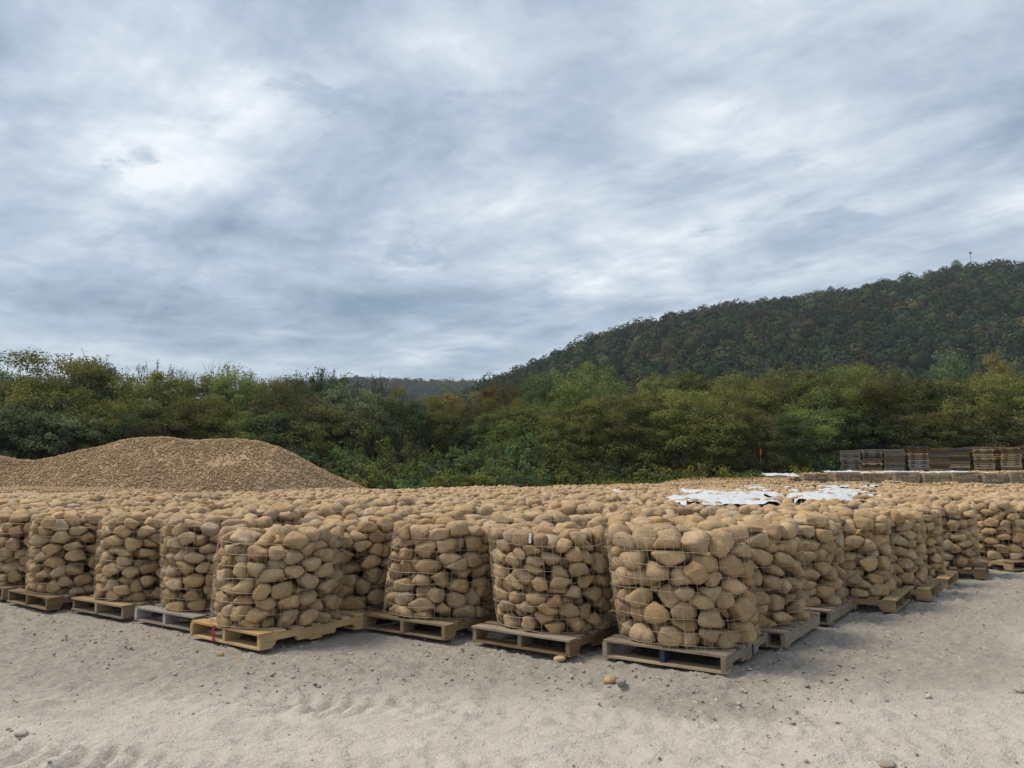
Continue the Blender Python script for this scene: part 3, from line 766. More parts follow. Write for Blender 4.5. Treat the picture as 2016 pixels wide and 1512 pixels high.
# ------------------------------------------------------------------ white plastic sheets on the stones
def sheet_material():
    m, t, b = mat_base('white_plastic_sheet', 0.45); b.inputs['Base Color'].default_value = (0.80, 0.82, 0.84, 1)
    tc = t.new('ShaderNodeTexCoord'); n = t.noise(tc.outputs['Object'], 3, 4, 0.6, 1.0); t.l.new(t.mix(n, (0.50, 0.52, 0.54), (0.66, 0.67, 0.68)), b.inputs['Base Color'])
    bump(t, b, t.noise(tc.outputs['Object'], 9, 5, 0.6, 2.0), 0.5, 0.03); return m
M_SHEET = sheet_material()
def sheet(px0, px1, py0, py1, ztop, seed, label, nx=90, ny=40):
    a = at_z(px0, py1, ztop); b = at_z(px1, py1, ztop); y0 = a.y; y1 = at_z((px0 + px1) / 2, py0, ztop).y
    us = np.linspace(0, 1, nx); vs = np.linspace(0, 1, ny); Ug, Vg = np.meshgrid(us, vs)
    Y = y0 + (y1 - y0) * Vg + 0.25 * fbm(Ug * 5, Vg * 2, 2, seed + 3)
    X = (px0 + (px1 - px0) * Ug - CX) / F * Y
    X = X / math.cos(PITCH) * 1.0
    wid = (b.x - a.x)
    Z = ztop + 0.06 * fbm(X * 2.6, Y * 2.6, 3, seed) + 0.05 * np.abs(fbm(X * 6, Y * 5, 2, seed + 8)) - 0.03
    edge = np.minimum(np.minimum(Ug, 1 - Ug) * wid * 0.9, np.minimum(Vg, 1 - Vg) * (y1 - y0)) + 0.8 * fbm(X * 1.2, Y * 0.9, 2, seed + 50) - 0.42
    Z = Z - 0.08 * sstep(0.12, -0.12, edge)
    cx, cy, cz = X.mean(), Y.mean(), ztop
    V = np.stack([X - cx, Y - cy, Z - cz], -1).reshape(-1, 3)
    I, J = np.meshgrid(np.arange(nx - 1), np.arange(ny - 1)); q = (J * nx + I).ravel(); keep = (edge[:-1, :-1].ravel() > -0.13)
    Fc = np.stack([q, q + 1, q + nx + 1, q + nx], -1)[keep]
    used = np.unique(Fc); remap = -np.ones(len(V), int); remap[used] = np.arange(len(used))
    o = ob('plastic_sheet', np_mesh('plastic_sheet', V[used], remap[Fc], M_SHEET, True), None, (cx, cy, cz)); tag(o, label, 'sheet', 'white plastic sheets on the baskets')
sheet(1272, 1545, 962, 985, 1.085, 1, 'long crumpled white plastic sheet lying over the cobble baskets in mid block')
sheet(1535, 1722, 954, 983, 1.085, 2, 'ragged tapering white plastic sheet on cobbles next to the long crumpled one')
sheet(1445, 1530, 952, 965, 1.05, 3, 'small white plastic scrap on cobbles just behind the long crumpled sheet')
sheet(1192, 1226, 960, 970, 1.05, 4, 'tiny white plastic scrap alone among the cobbles away from the sheets')
for (a_, b_, c0, c1, Y, sd, lb) in ((1690, 1945, 924, 931, 41.5, 5, 'long thin white plastic strip on cobbles right before the pallet stacks'), (1500, 1565, 930, 934, 38.5, 6, 'pale plastic strip on far cobbles short of the flat stone crates'), (1620, 1690, 925, 929, 40.5, 7, 'short white plastic strip where the pallet stacks begin')):
    z = at_y((a_ + b_) / 2, (c0 + c1) / 2, Y).z
    W_ = (b_ - a_) / F * Y; nx, ny = 80, 16; Ug, Vg = np.meshgrid(np.linspace(-.5, .5, nx), np.linspace(-.5, .5, ny)); X = Ug * W_; Yy = Vg * (1.1 + 0.8 * fbm(Ug * 9, Vg * 0, 2, sd + 5)) + 0.5 * fbm(Ug * 6, Vg, 2, sd)
    Z = 0.10 * fbm(X * 1.8, Yy * 1.8, 3, sd) + 0.07 * np.abs(fbm(X * 5, Yy * 4, 2, sd)) - 0.12 * np.abs(Vg) * 2 - 0.02
    I, J = np.meshgrid(np.arange(nx - 1), np.arange(ny - 1)); q = (J * nx + I).ravel()
    o = ob('plastic_sheet', np_mesh('plastic_sheet', np.stack([X, Yy, Z], -1).reshape(-1, 3), np.stack([q, q + 1, q + nx + 1, q + nx], -1), M_SHEET, True), None, (at_y((a_ + b_) / 2, c0, Y).x, Y, z)); tag(o, lb, 'sheet', 'white plastic sheets on the baskets')


# ------------------------------------------------------------------ gravel pile
PY = 33.0
sil = [(-260, 905), (-160, 885), (-60, 890), (0, 898), (35, 906), (70, 908), (110, 901), (160, 888), (200, 880), (240, 868), (270, 863), (330, 862), (352, 865), (385, 869), (420, 866), (470, 865), (510, 870), (550, 882), (580, 895), (620, 918), (660, 938), (700, 954), (730, 968), (790, 985)]
SX = np.array([at_y(a, b, PY).x for a, b in sil]); SZ = np.array([at_y(a, b, PY).z for a, b in sil])
def pile_h(X, Y):
    s = np.interp(X * PY / np.maximum(Y, 20) * 0.35 + X * 0.65, SX, SZ)
    d = np.abs(Y - PY - 0.6 * fbm(X * 0.25, X * 0 + 3, 2, 4))
    lump = 0.35 * fbm(X * 0.35, Y * 0.35, 3, 14) * np.clip(d / 3, 0, 1)
    h = s - 0.56 * np.maximum(d - 0.5, 0) - 0.14 * np.minimum(d, 0.5) + lump
    apr = 0.98 * sstep(-9.5, -13.0, X) * sstep(20.5, 23.5, Y) * sstep(44, 40, Y) + 0.08 * fbm(X * 0.8, Y * 0.8, 3, 77)
    hollow = 0.22 * np.exp(-(((X + 11.6) / 1.6) ** 2 + ((Y - 31.2) / 0.9) ** 2))
    return np.maximum(h - hollow, apr * 1.0 - 0.05)
def smooth_patch(X, Y):
    a = 0.75 * np.exp(-(((X + 11.6) / 1.9) ** 2 + ((Y - 31.0) / 0.75) ** 2)); ap = sstep(-10.5, -13, X) * sstep(27.0, 25.0, Y)
    return np.maximum(a, ap)
def build_pile():
    root = empty('gravel_pile', (-13, PY, 0)); tag(root, 'long heap of tan crushed stone behind the block, before the trees', 'gravel pile')
    xs = np.linspace(-34, -4.5, 300); ys = np.linspace(19.5, 44, 250); X, Y = np.meshgrid(xs, ys)
    Z = np.maximum(pile_h(X, Y) + 0.05 * fbm(X * 3, Y * 3, 3, 55), -0.4)
    nx = len(xs); I, J = np.meshgrid(np.arange(nx - 1), np.arange(len(ys) - 1)); q = (J * nx + I).ravel()
    m, t, b = mat_base('tan_fines', 0.95); tc = t.new('ShaderNodeTexCoord'); n = t.noise(tc.outputs['Object'], 5, 6, 0.7)
    t.l.new(t.ramp(n, [(0.3, (0.27, 0.18, 0.098)), (0.5, (0.36, 0.25, 0.145)), (0.7, (0.43, 0.305, 0.185))]), b.inputs['Base Color']); bump(t, b, n, 0.6, 0.05)
    o = ob('heap', np_mesh('heap', np.stack([X + 13, Y - PY, Z], -1).reshape(-1, 3), np.stack([q, q + 1, q + nx + 1, q + nx], -1), m, True), root)
    r = np.random.default_rng(3); n = 72000; x = r.uniform(-23.5, -5, n); y = r.uniform(22.5, 34.5, n)
    h = pile_h(x, y); sp = smooth_patch(x, y) + 0.5 * fbm(x * 1.2, y * 1.2, 2, 66); keep = (h > 0.3) & (r.random(n) > sp * 0.97); x, y, h = x[keep], y[keep], h[keep]; n = len(x)
    iv = np.array([(1, 0, 0), (0, 1, 0), (-1, 0, 0), (0, -1, 0), (0, 0, 1), (0, 0, -1)], float); iff = np.array([(0, 1, 4), (1, 2, 4), (2, 3, 4), (3, 0, 4), (1, 0, 5), (2, 1, 5), (3, 2, 5), (0, 3, 5)]); s = 0.022 + 0.038 * r.random(n) ** 1.6
    ax = r.uniform(0.55, 1.35, (n, 3)); v = iv[None] * ax[:, None, :] * (1 + 0.25 * (r.random((n, len(iv), 1)) - 0.5)) * s[:, None, None]
    q = r.normal(size=(n, 4)); q /= np.linalg.norm(q, axis=1)[:, None]; w_, a_, b_, c_ = q.T
    Rm = np.stack([1 - 2 * (b_**2 + c_**2), 2 * (a_*b_ - c_*w_), 2 * (a_*c_ + b_*w_), 2 * (a_*b_ + c_*w_), 1 - 2 * (a_**2 + c_**2), 2 * (b_*c_ - a_*w_), 2 * (a_*c_ - b_*w_), 2 * (b_*c_ + a_*w_), 1 - 2 * (a_**2 + b_**2)], -1).reshape(n, 3, 3)
    v = np.einsum('nij,nkj->nki', Rm, v) + np.stack([x + 13, y - PY, h + s * 0.35 + 0.01], -1)[:, None, :]
    o = ob('gravel', np_mesh('gravel', v.reshape(-1, 3), (iff[None] + (np.arange(n) * len(iv))[:, None, None]).reshape(-1, 3), M_GRAVEL), root); o['kind'] = 'stuff'
build_pile()


# ------------------------------------------------------------------ loose stones on the ground
def quat_rot(r, n):
    q = r.normal(size=(n, 4)); q /= np.linalg.norm(q, axis=1)[:, None]; w_, a_, b_, c_ = q.T
    return np.stack([1 - 2 * (b_**2 + c_**2), 2 * (a_*b_ - c_*w_), 2 * (a_*c_ + b_*w_), 2 * (a_*b_ + c_*w_), 1 - 2 * (a_**2 + c_**2), 2 * (b_*c_ - a_*w_), 2 * (a_*c_ - b_*w_), 2 * (b_*c_ + a_*w_), 1 - 2 * (a_**2 + b_**2)], -1).reshape(n, 3, 3)
def scatter_pebbles():
    r = np.random.default_rng(11); n = 26000
    y = 3.4 + 12.5 * r.random(n) ** 1.4; x = (r.random(n) * 1.6 - 0.8) * y * 0.95
    d = pallet_row_dist(x, y); pr = 0.03 + 0.45 * sstep(1.1, 0.3, d) + 0.12 * sstep(0.05, 0.3, fbm(x * 0.5, y * 0.5, 3, 29))
    keep = (d > -0.9) & (r.random(n) < pr); x, y = x[keep], y[keep]; n = len(x); d = d[keep]
    z = relief(x, y); iv, iff = ICO[0]; s = 0.003 + 0.011 * r.random(n) ** 3 + 0.006 * sstep(0.9, 0.3, d) * r.random(n)
    ax = r.uniform(0.6, 1.4, (n, 3)); ax[:, 2] *= 0.7; v = iv[None] * ax[:, None, :] * (1 + 0.3 * (r.random((n, len(iv), 1)) - 0.5)) * s[:, None, None]
    a = r.random(n) * 6.28; ca, sa = np.cos(a)[:, None], np.sin(a)[:, None]
    v = np.stack([v[..., 0] * ca - v[..., 1] * sa, v[..., 0] * sa + v[..., 1] * ca, v[..., 2]], -1) + np.stack([x, y, z + s * 0.25], -1)[:, None, :]
    o = ob('loose_gravel', np_mesh('loose_gravel', v.reshape(-1, 3), (iff[None] + (np.arange(n) * len(iv))[:, None, None]).reshape(-1, 3), M_PEBBLE)); o['kind'] = 'stuff'
    tag(o, 'fine grey gravel strewn over the dusty yard', 'gravel', None, 'stuff')
scatter_pebbles()
LOOSE = [(301, 1328, 0.040, M_PEBBLE, 'lone grey rock on the dust out in front of new yellow pallet'), (1200, 1332, 0.042, M_STONE, 'pale rounded cobble on the dirt before the corner pallet'),
         (1224, 1344, 0.032, M_PEBBLE, 'pale flat stone beside the rounded cobble before corner pallet'), (434, 1285, 0.026, M_STONE, 'small brown stone just under the red strap of new pallet'),
         (472, 1288, 0.022, M_STONE, 'smaller brown stone near the corner of the new yellow pallet'), (1103, 1291, 0.042, M_STONE, 'broken tan rock lying before the brown pallet'),
         (1122, 1279, 0.036, M_STONE, 'tan rock resting on the bottom board of the brown pallet'), (1917, 1368, 0.024, M_PEBBLE, 'pale stone alone on the open lane'),
         (1745, 1500, 0.03, M_PEBBLE, 'pale lump of stone in the foreground dust'), (42, 1441, 0.030, M_PEBBLE, 'dark flat slab of rock pressed in the foreground dust'),
         (2005, 1350, 0.026, M_PEBBLE, 'dark pebble by the lane beyond the pale stone'), (1828, 1368, 0.02, M_PEBBLE, 'small grey stone on the lane beside the pale one')]
for n_, (px, py, s, m_, lb) in enumerate(LOOSE):
    p = at_z(px, py, 0.0); r = np.random.default_rng(n_ + 60); dirs, fc = ICO[2]
    n = r.normal(size=(9, 3)); n /= np.linalg.norm(n, axis=1)[:, None]; off = s * (0.75 + 0.5 * r.random(9)); rr = ((np.maximum(dirs @ n.T, 0) / off) ** 8).sum(1) + (1 / (1.25 * s)) ** 8
    v = dirs * (rr ** (-1 / 8))[:, None]; v[:, 2] *= 0.72; v[:, 0] *= 1.2
    zb = float(relief(np.array([p.x]), np.array([p.y]))[0])
    o = ob('loose_stone', np_mesh('loose_stone', v, fc, m_, True), None, (p.x, p.y, zb + s * 0.42 + (0.02 if n_ == 6 else 0))); o.rotation_euler = (0, 0, r.random() * 6); tag(o, lb, 'stone', 'loose stones on the yard')


# ------------------------------------------------------------------ trees and shrubs
def leaf_quads(cent, nrm, size, r, asp=0.62):
    n = len(cent); a = np.cross(nrm, r.normal(size=(n, 3))); a /= np.linalg.norm(a, axis=1)[:, None] + 1e-9; b = np.cross(nrm, a)
    l = (size * (0.7 + 0.6 * r.random(n)))[:, None]; w_ = l * asp
    v = np.stack([cent - a * l * 0.5, cent + b * w_ * 0.5 - a * l * 0.05, cent + a * l * 0.5, cent - b * w_ * 0.5 - a * l * 0.05], 1)
    return v.reshape(-1, 3), np.arange(4 * n).reshape(n, 4)
def make_tree_mesh(seed, h=8.0, rx=3.0, zc=0.55, rz=0.48, nclump=210, nleaf=72, leaf=0.17, spread=0.60, shoots=14, bare=False):
    r = np.random.default_rng(seed); rr = random.Random(seed)
    d = r.normal(size=(nclump, 3)); d /= np.linalg.norm(d, axis=1)[:, None]
    lump = 0.93 + 0.09 * np.sin(d @ (r.normal(size=3) * 2.5) + 1) + 0.08 * np.sin(d @ (r.normal(size=3) * 4) + 2)
    rad = (0.38 + 0.62 * r.random(nclump) ** 0.55) * lump
    rad = rad * (np.abs(d) ** 3).sum(1) ** (-1 / 3) * 0.90
    cc = np.stack([d[:, 0] * rx * rad, d[:, 1] * rx * rad, h * zc + d[:, 2] * h * rz * rad], -1); cc[:, 2] = np.clip(cc[:, 2], 0.4, None)
    csz = spread * (0.6 + 0.7 * r.random(nclump))
    cents, nr = [], []
    for i in range(nclump):
        m = int(nleaf * (0.5 + r.random()) * (0.16 if bare else 1)); g = r.normal(size=(m, 3)); g /= np.linalg.norm(g, axis=1)[:, None] + 1e-9
        g *= (r.random(m) ** 0.45)[:, None]; p = cc[i] + g * csz[i] * np.array([1, 1, 0.75]); cents.append(p); nr.append(g + 0.5 * d[i] + np.array([0, 0, 0.55]) + 0.6 * r.normal(size=(m, 3)))
    tw = MB()
    for i in range(shoots):                                             # thin shoots that break the outline
        a = rr.random() * 6.28; q = rr.random() * 0.75; x, y = math.cos(a) * rx * q, math.sin(a) * rx * q; z0 = h * (zc + rz * 0.8 * math.sqrt(max(0, 1 - q * q)))
        L_ = rr.uniform(0.25, 0.7); dx, dy = rr.uniform(-.25, .25), rr.uniform(-.25, .25)
        tw.tube([(x, y, z0 - 0.6), (x + dx * .4, y + dy * .4, z0 + L_ * .4), (x + dx, y + dy, z0 + L_)], [0.018, 0.012, 0.006], 3)
        m = rr.randint(4, 12); t_ = r.random(m)[:, None]; p = np.array([x, y, z0]) + t_ * np.array([dx, dy, L_]) + 0.09 * r.normal(size=(m, 3)); cents.append(p); nr.append(r.normal(size=(m, 3)) + np.array([0, 0, .3]))
    cents = np.concatenate(cents); nr = np.concatenate(nr); nr /= np.linalg.norm(nr, axis=1)[:, None] + 1e-9
    V, Q = leaf_quads(cents, nr, leaf, r); crown = np_mesh('crown', V, Q, L['olive'])
    ns = rr.choice((2, 3, 4)); order = list(range(nclump)); rr.shuffle(order)
    per = 26 if bare else 9
    for s_ in range(ns):
        bx, by = rr.uniform(-.3, .3), rr.uniform(-.3, .3); a = rr.random() * 6.28; kx, ky = bx + math.cos(a) * rx * .25, by + math.sin(a) * rx * .25; kz = h * 0.42; r0 = 0.035 * h ** 0.5 * rr.uniform(0.7, 1.2)
        tw.tube([(bx, by, -0.3), ((bx + kx) / 2 + .06, (by + ky) / 2, kz * .5), (kx, ky, kz), (kx * 1.2, ky * 1.2, h * .72)], [r0, r0 * .85, r0 * .65, r0 * .25], 6)
        for j in order[s_ * per:(s_ + 1) * per]:
            c = cc[j]; f_ = rr.uniform(.35, .95); s0 = Vector((kx * f_ + bx * (1 - f_), ky * f_ + by * (1 - f_), kz * f_)); e = Vector(c); mid = (s0 + e) / 2 + Vector((rr.uniform(-.2, .2), rr.uniform(-.2, .2), .2)); tw.tube([s0, mid, e], [r0 * .4, r0 * .26, r0 * .1], 4)
            for t2 in range(8 if bare else 1):
                e2 = e + Vector((rr.uniform(-.8, .8), rr.uniform(-.8, .8), rr.uniform(.1, 1.1))); tw.tube([mid.lerp(e, rr.random()), e2], [.016, .006], 3)
    return crown, tw.mesh('trunk', M_BARK, True)
TV = [make_tree_mesh(1, nleaf=165, leaf=.115), make_tree_mesh(2, rx=2.6, nclump=180, nleaf=125, leaf=.12), make_tree_mesh(3, rx=3.4, zc=0.52, nclump=230, nleaf=140, leaf=.12), make_tree_mesh(4, rx=2.2, zc=0.55, nclump=140, nleaf=110, leaf=0.12),
      make_tree_mesh(5, rx=2.9, zc=.5, rz=.5, leaf=0.105, nleaf=180, shoots=30), make_tree_mesh(6, rx=3.1, leaf=0.15, nleaf=105, spread=.52), make_tree_mesh(7, rx=2.5, bare=True, shoots=10)]
SV = [make_tree_mesh(21, h=3.0, rx=1.7, zc=.45, rz=.5, nclump=95, nleaf=50, leaf=.13, spread=.36, shoots=10), make_tree_mesh(22, h=3.0, rx=1.4, zc=.48, rz=.5, nclump=80, nleaf=50, leaf=.16, spread=.34, shoots=8), make_tree_mesh(23, h=3.0, rx=2.1, zc=.42, rz=.46, nclump=110, nleaf=50, leaf=.12, spread=.36, shoots=14)]
NM = dict(olive='olive green', green='mid green', dark='dark green', grey='grey green', yellow='yellowing', brown='rusty brown', bright='bright green')
def plant(px, py, Y, width, kind, var, name='broadleaf_tree', label=None, group='trees behind the yard', hbase=8.0, wbase=6.4, sh=None, seed=0):
    top = at_y(px, py, Y); g = float(ground_h(top.x, Y)) if Y < 70 else 0.6
    hh = top.z - g; cr, tk = var
    root = empty(name, (top.x, Y, g), random.Random(int(px * 7 + Y * 3)).random() * 6.28)
    sx = width / wbase; root.scale = (sx, sx, hh / hbase)
    ob('crown', cr, root, mat=L[kind]); ob('trunk', tk, root)
    tag(root, label or (NM[kind] + ' bushy tree in the treeline'), 'tree', group)
    return root
# (px, top y, distance, width m, kind, variant, label)
TREES = [
    (60, 712, 49, 7.5, 'olive', 4, 'olive crown just behind the silvery leaved tree'), (165, 703, 49, 7.0, 'olive', 2, None), (245, 722, 48, 6.0, 'grey', 5, None), (355, 722, 49, 6.5, 'olive', 4, None), (410, 738, 47, 6.0, 'olive', 0, None), (520, 742, 48, 6.0, 'green', 2, None), (5, 725, 48, 6.5, 'grey', 0, None),
    (-50, 735, 45, 8.0, 'grey', 5, 'grey green tree cut by the edge, beside the tall olive tree above the gravel pile'),
    (120, 690, 44, 9.0, 'olive', 0, 'tall broad olive tree, highest one above the gravel pile'), (60, 790, 40, 5.5, 'grey', 5, 'silvery leaved tree in front of the tall olive tree'),
    (195, 700, 46, 5.5, 'grey', 3, 'sparse leaved tree beside the tall olive tree'),
    (310, 705, 45, 7.6, 'olive', 4, 'round topped olive tree behind the crest of the gravel pile'), (440, 715, 49, 5.5, 'brown', 6, 'half bare tree with twiggy top behind the pile'),
    (480, 722, 46, 6.0, 'green', 1, 'mid green tree beside the half bare one'), (560, 740, 45, 6.0, 'brown', 2, 'brownish olive tree over the end of the gravel pile'), (590, 728, 54, 5.5, 'dark', 3, 'dark slim tree behind the end of the gravel pile'),
    (655, 726, 56, 6.0, 'dark', 5, 'dark open crowned tree right of the slim dark one'), (700, 752, 47, 6.5, 'grey', 5, 'pale grey green tree over the gap by the pile'), (745, 738, 60, 5.5, 'brown', 6, 'thin bare topped tree at the low gap'),
    (780, 750, 52, 4.0, 'yellow', 3, 'slim tree with yellow tuft at the low gap'), (800, 770, 48, 5.0, 'dark', 1, None), (885, 752, 54, 5.0, 'yellow', 4, 'golden topped tree in the low gap of the treeline'), (850, 775, 50, 5.0, 'olive', 0, None), (930, 782, 52, 4.5, 'brown', 1, None),
    (975, 745, 55, 5.0, 'yellow', 1, 'yellow green tree at the toe of the hill'), (1020, 765, 50, 5.0, 'olive', 4, None), (1062, 728, 62, 5.5, 'dark', 2, 'dark leafy tree between yellow green tree and the big round crown'),
    (1150, 712, 60, 7.5, 'green', 2, 'big round pale crown standing before the hillside'), (1180, 765, 48, 7.5, 'olive', 4, None), (1255, 755, 47, 8.0, 'olive', 4, 'broad drooping olive tree hanging over the green shrubs'), (1350, 768, 46, 7.0, 'olive', 0, None),
    (1290, 730, 62, 6.5, 'olive', 1, None), (1375, 725, 60, 6.0, 'green', 5, None), (1450, 735, 52, 7.0, 'olive', 2, None), (1500, 728, 62, 6.0, 'yellow', 4, None),
    (1560, 706, 52, 7.5, 'olive', 4, 'highest olive crown behind the first pallet stacks'), (1640, 722, 50, 6.5, 'green', 0, None), (1700, 712, 60, 7.0, 'olive', 2, None), (1740, 726, 51, 7.5, 'olive', 4, None), (1720, 735, 50, 4.0, 'brown', 1, None),
    (1790, 730, 53, 5.0, 'dark', 5, None), (1845, 725, 52, 5.0, 'dark', 1, 'very dark compact tree behind the pallet stacks'), (1865, 682, 60, 6.0, 'grey', 3, 'pale spired tree rising above the rest before the hill'), (1900, 740, 50, 6.5, 'olive', 0, None),
    (1960, 685, 58, 5.5, 'yellow', 3, 'yellowish spired tree near the end of the treeline'), (1985, 735, 50, 7.0, 'olive', 2, None), (2040, 712, 52, 7.0, 'green', 4, None), (2100, 720, 50, 7, 'olive', 2, None),
    (1420, 790, 46, 5.5, 'olive', 1, None), (1480, 800, 46, 5, 'brown', 4, None), (1600, 800, 48, 6, 'green', 1, None), (1540, 810, 47, 5.5, 'dark', 0, None), (1690, 810, 49, 6, 'dark', 5, None), (1770, 800, 49, 6, 'brown', 4, None), (1830, 810, 49, 6, 'olive', 1, None), (1940, 800, 49, 6, 'brown', 0, None), (2010, 810, 49, 6, 'olive', 4, None),
    (1110, 800, 46, 6, 'olive', 4, None), (1060, 790, 48, 6, 'green', 1, None), (1000, 800, 48, 5, 'green', 0, None), (940, 830, 50, 5, 'dark', 2, None), (880, 820, 52, 5.5, 'dark', 0, None), (830, 810, 51, 5, 'dark', 5, None), (770, 800, 48, 5.5, 'dark', 2, None), (720, 800, 45, 5.0, 'grey', 5, None),
    (650, 790, 44, 6, 'brown', 2, None), (600, 800, 43, 6, 'olive', 0, None), (540, 800, 42, 6, 'dark', 1, None), (480, 790, 42, 6, 'green', 4, None), (420, 780, 43, 6, 'olive', 2, None), (360, 790, 42, 6, 'brown', 0, None), (290, 790, 42, 6, 'dark', 4, None), (230, 780, 42, 6, 'olive', 1, None), (150, 800, 41, 6, 'grey', 5, None), (20, 810, 41, 6, 'dark', 2, None),
]
def where(px):
    for lim, tx in ((100, 'over the low end of the gravel pile'), (330, 'behind the gravel pile crest'), (520, 'behind the gravel pile shoulder'), (700, 'over the falling end of the gravel pile'), (860, 'in the dark hollow above the goldenrod'), (1000, 'below the far ridge gap'), (1130, 'above the green shrubs under the hill toe'), (1300, 'beside the broad drooping olive tree'), (1470, 'between drooping olive tree and orange marker'), (1640, 'around the orange marker'), (1780, 'behind the grey pallet stacks'), (1880, 'behind the brown leaning pallet stack')):
        if px < lim: return tx
    return 'behind the yellowish tan pallet stack'
def tree_label(px, py, Y, kd, low): return ('low ' if py > low else 'tall ') + NM[kd] + (' tree ' if low < 800 else ' shrub ') + where(px)
for px, py, Y, w_, kd, vi, lb in TREES: lb = lb or tree_label(px, py, Y, kd, 760); plant(px, py, Y, w_, kd, TV[vi], label=lb or (NM[kd] + ' bushy tree filling in the treeline'))
SHRUBS = [
    (690, 872, 41, 3.2, 'bright', 0, 'fresh green shrub beside the foot of the gravel pile'), (735, 835, 43, 3.2, 'green', 1, 'tall pale green shrub above the goldenrod'), (790, 838, 43.5, 3.0, 'brown', 2, 'rusty shrub in the hollow of the treeline'),
    (770, 880, 41, 3.4, 'green', 2, None), (835, 880, 42, 3.0, 'green', 0, None), (790, 922, 39.5, 2.4, 'bright', 2, 'low fluffy light green bush at the edge of the stones'), (650, 905, 40, 3.0, 'green', 1, None), (720, 905, 40, 3.0, 'olive', 0, None),
    (905, 880, 42, 2.4, 'bright', 1, 'leafy sapling with a white flower spike'), (950, 868, 42, 3.4, 'bright', 0, None), (1000, 870, 43, 3.4, 'green', 2, None), (1035, 850, 43, 2.6, 'bright', 1, 'big leaved sapling topping the green shrubs'), (1075, 868, 43, 3.6, 'green', 0, None), (900, 915, 41, 3.0, 'green', 2, None), (960, 912, 41, 3.2, 'green', 0, None), (1030, 912, 41, 3.2, 'dark', 2, None), (1100, 908, 42, 3.2, 'green', 1, None), (1150, 905, 43, 3.2, 'green', 0, None), (1210, 900, 44, 3.2, 'dark', 2, None),
    (1270, 905, 44, 3, 'olive', 1, None), (1330, 900, 44.5, 3, 'brown', 0, None), (1390, 900, 45, 3, 'olive', 2, None), (1450, 890, 45, 3, 'dark', 0, None), (1520, 890, 46, 2.6, 'bright', 1, 'bright leafy shrub left of the pallet stacks'), (1560, 885, 46, 2.6, 'green', 0, None), (1605, 895, 46, 2.6, 'bright', 1, 'light green shrub right beside the first pallet stack'), (1640, 905, 46, 2, 'green', 2, None), (860, 905, 42, 2.8, 'grey', 0, None), (590, 880, 40, 3.2, 'dark', 1, None)]
for px, py, Y, w_, kd, vi, lb in SHRUBS:
    o = plant(px, py, Y, w_, kd, SV[vi], 'shrub', lb or tree_label(px, py, Y, kd, 895), 'shrubs before the trees', 3.0, 3.4); o['category'] = 'shrub'

def weeds():
    r = np.random.default_rng(8); cents, nr = [], []; g2, n2 = [], []
    for k in range(700):
        x = r.uniform(-14, 26); y = r.uniform(39.6, 42.5) + max(0, (x - 9)) * 0.18; h = r.uniform(0.5, 1.55); g = float(ground_h(x, y)); m = 55
        if x > 16: h *= 0.6
        p = np.stack([x + 0.28 * r.normal(size=m), y + 0.28 * r.normal(size=m), g + h * r.random(m)], -1); cents.append(p); nr.append(r.normal(size=(m, 3)) + np.array([0, 0, .3]))
        if r.random() < (0.5 if x < 0 else 0.15):
            m = 34; p = np.stack([x + 0.22 * r.normal(size=m), y + 0.22 * r.normal(size=m), g + h * (0.85 + 0.3 * r.random(m))], -1); g2.append(p); n2.append(r.normal(size=(m, 3)))
    for c, n, mt, nm, lb in ((cents, nr, L['green'], 'weeds', 'strip of green weeds between the stone baskets and shrubs'), (g2, n2, L['gold'], 'goldenrod', 'yellow goldenrod flowering along the edge of the weeds')):
        c = np.concatenate(c); n = np.concatenate(n); n /= np.linalg.norm(n, axis=1)[:, None]; V, Q = leaf_quads(c, n, 0.15 if nm == 'weeds' else 0.09, r, 0.35 if nm == 'weeds' else 0.7); o = ob(nm, np_mesh(nm, V, Q, mt)); tag(o, lb, 'weeds', None, 'stuff')
weeds()
# small orange marker showing between the trees
p = at_y(1498, 905, 44.2); g = float(ground_h(p.x, 44.2)); mk = empty('marker_post', (p.x, 44.2, g)); tag(mk, 'small orange marker showing between dark trees near the pallet stacks', 'marker')
hz_ = at_y(1498, 884, 44.2).z - g
ob('post', MB().box(-.012, .012, -.012, .012, -0.1, hz_).mesh('post', M_STEEL), mk); ob('panel', MB().box(-.055, .055, -.03, -.021, hz_ - 0.32, hz_).mesh('panel', M_ORANGE), mk)


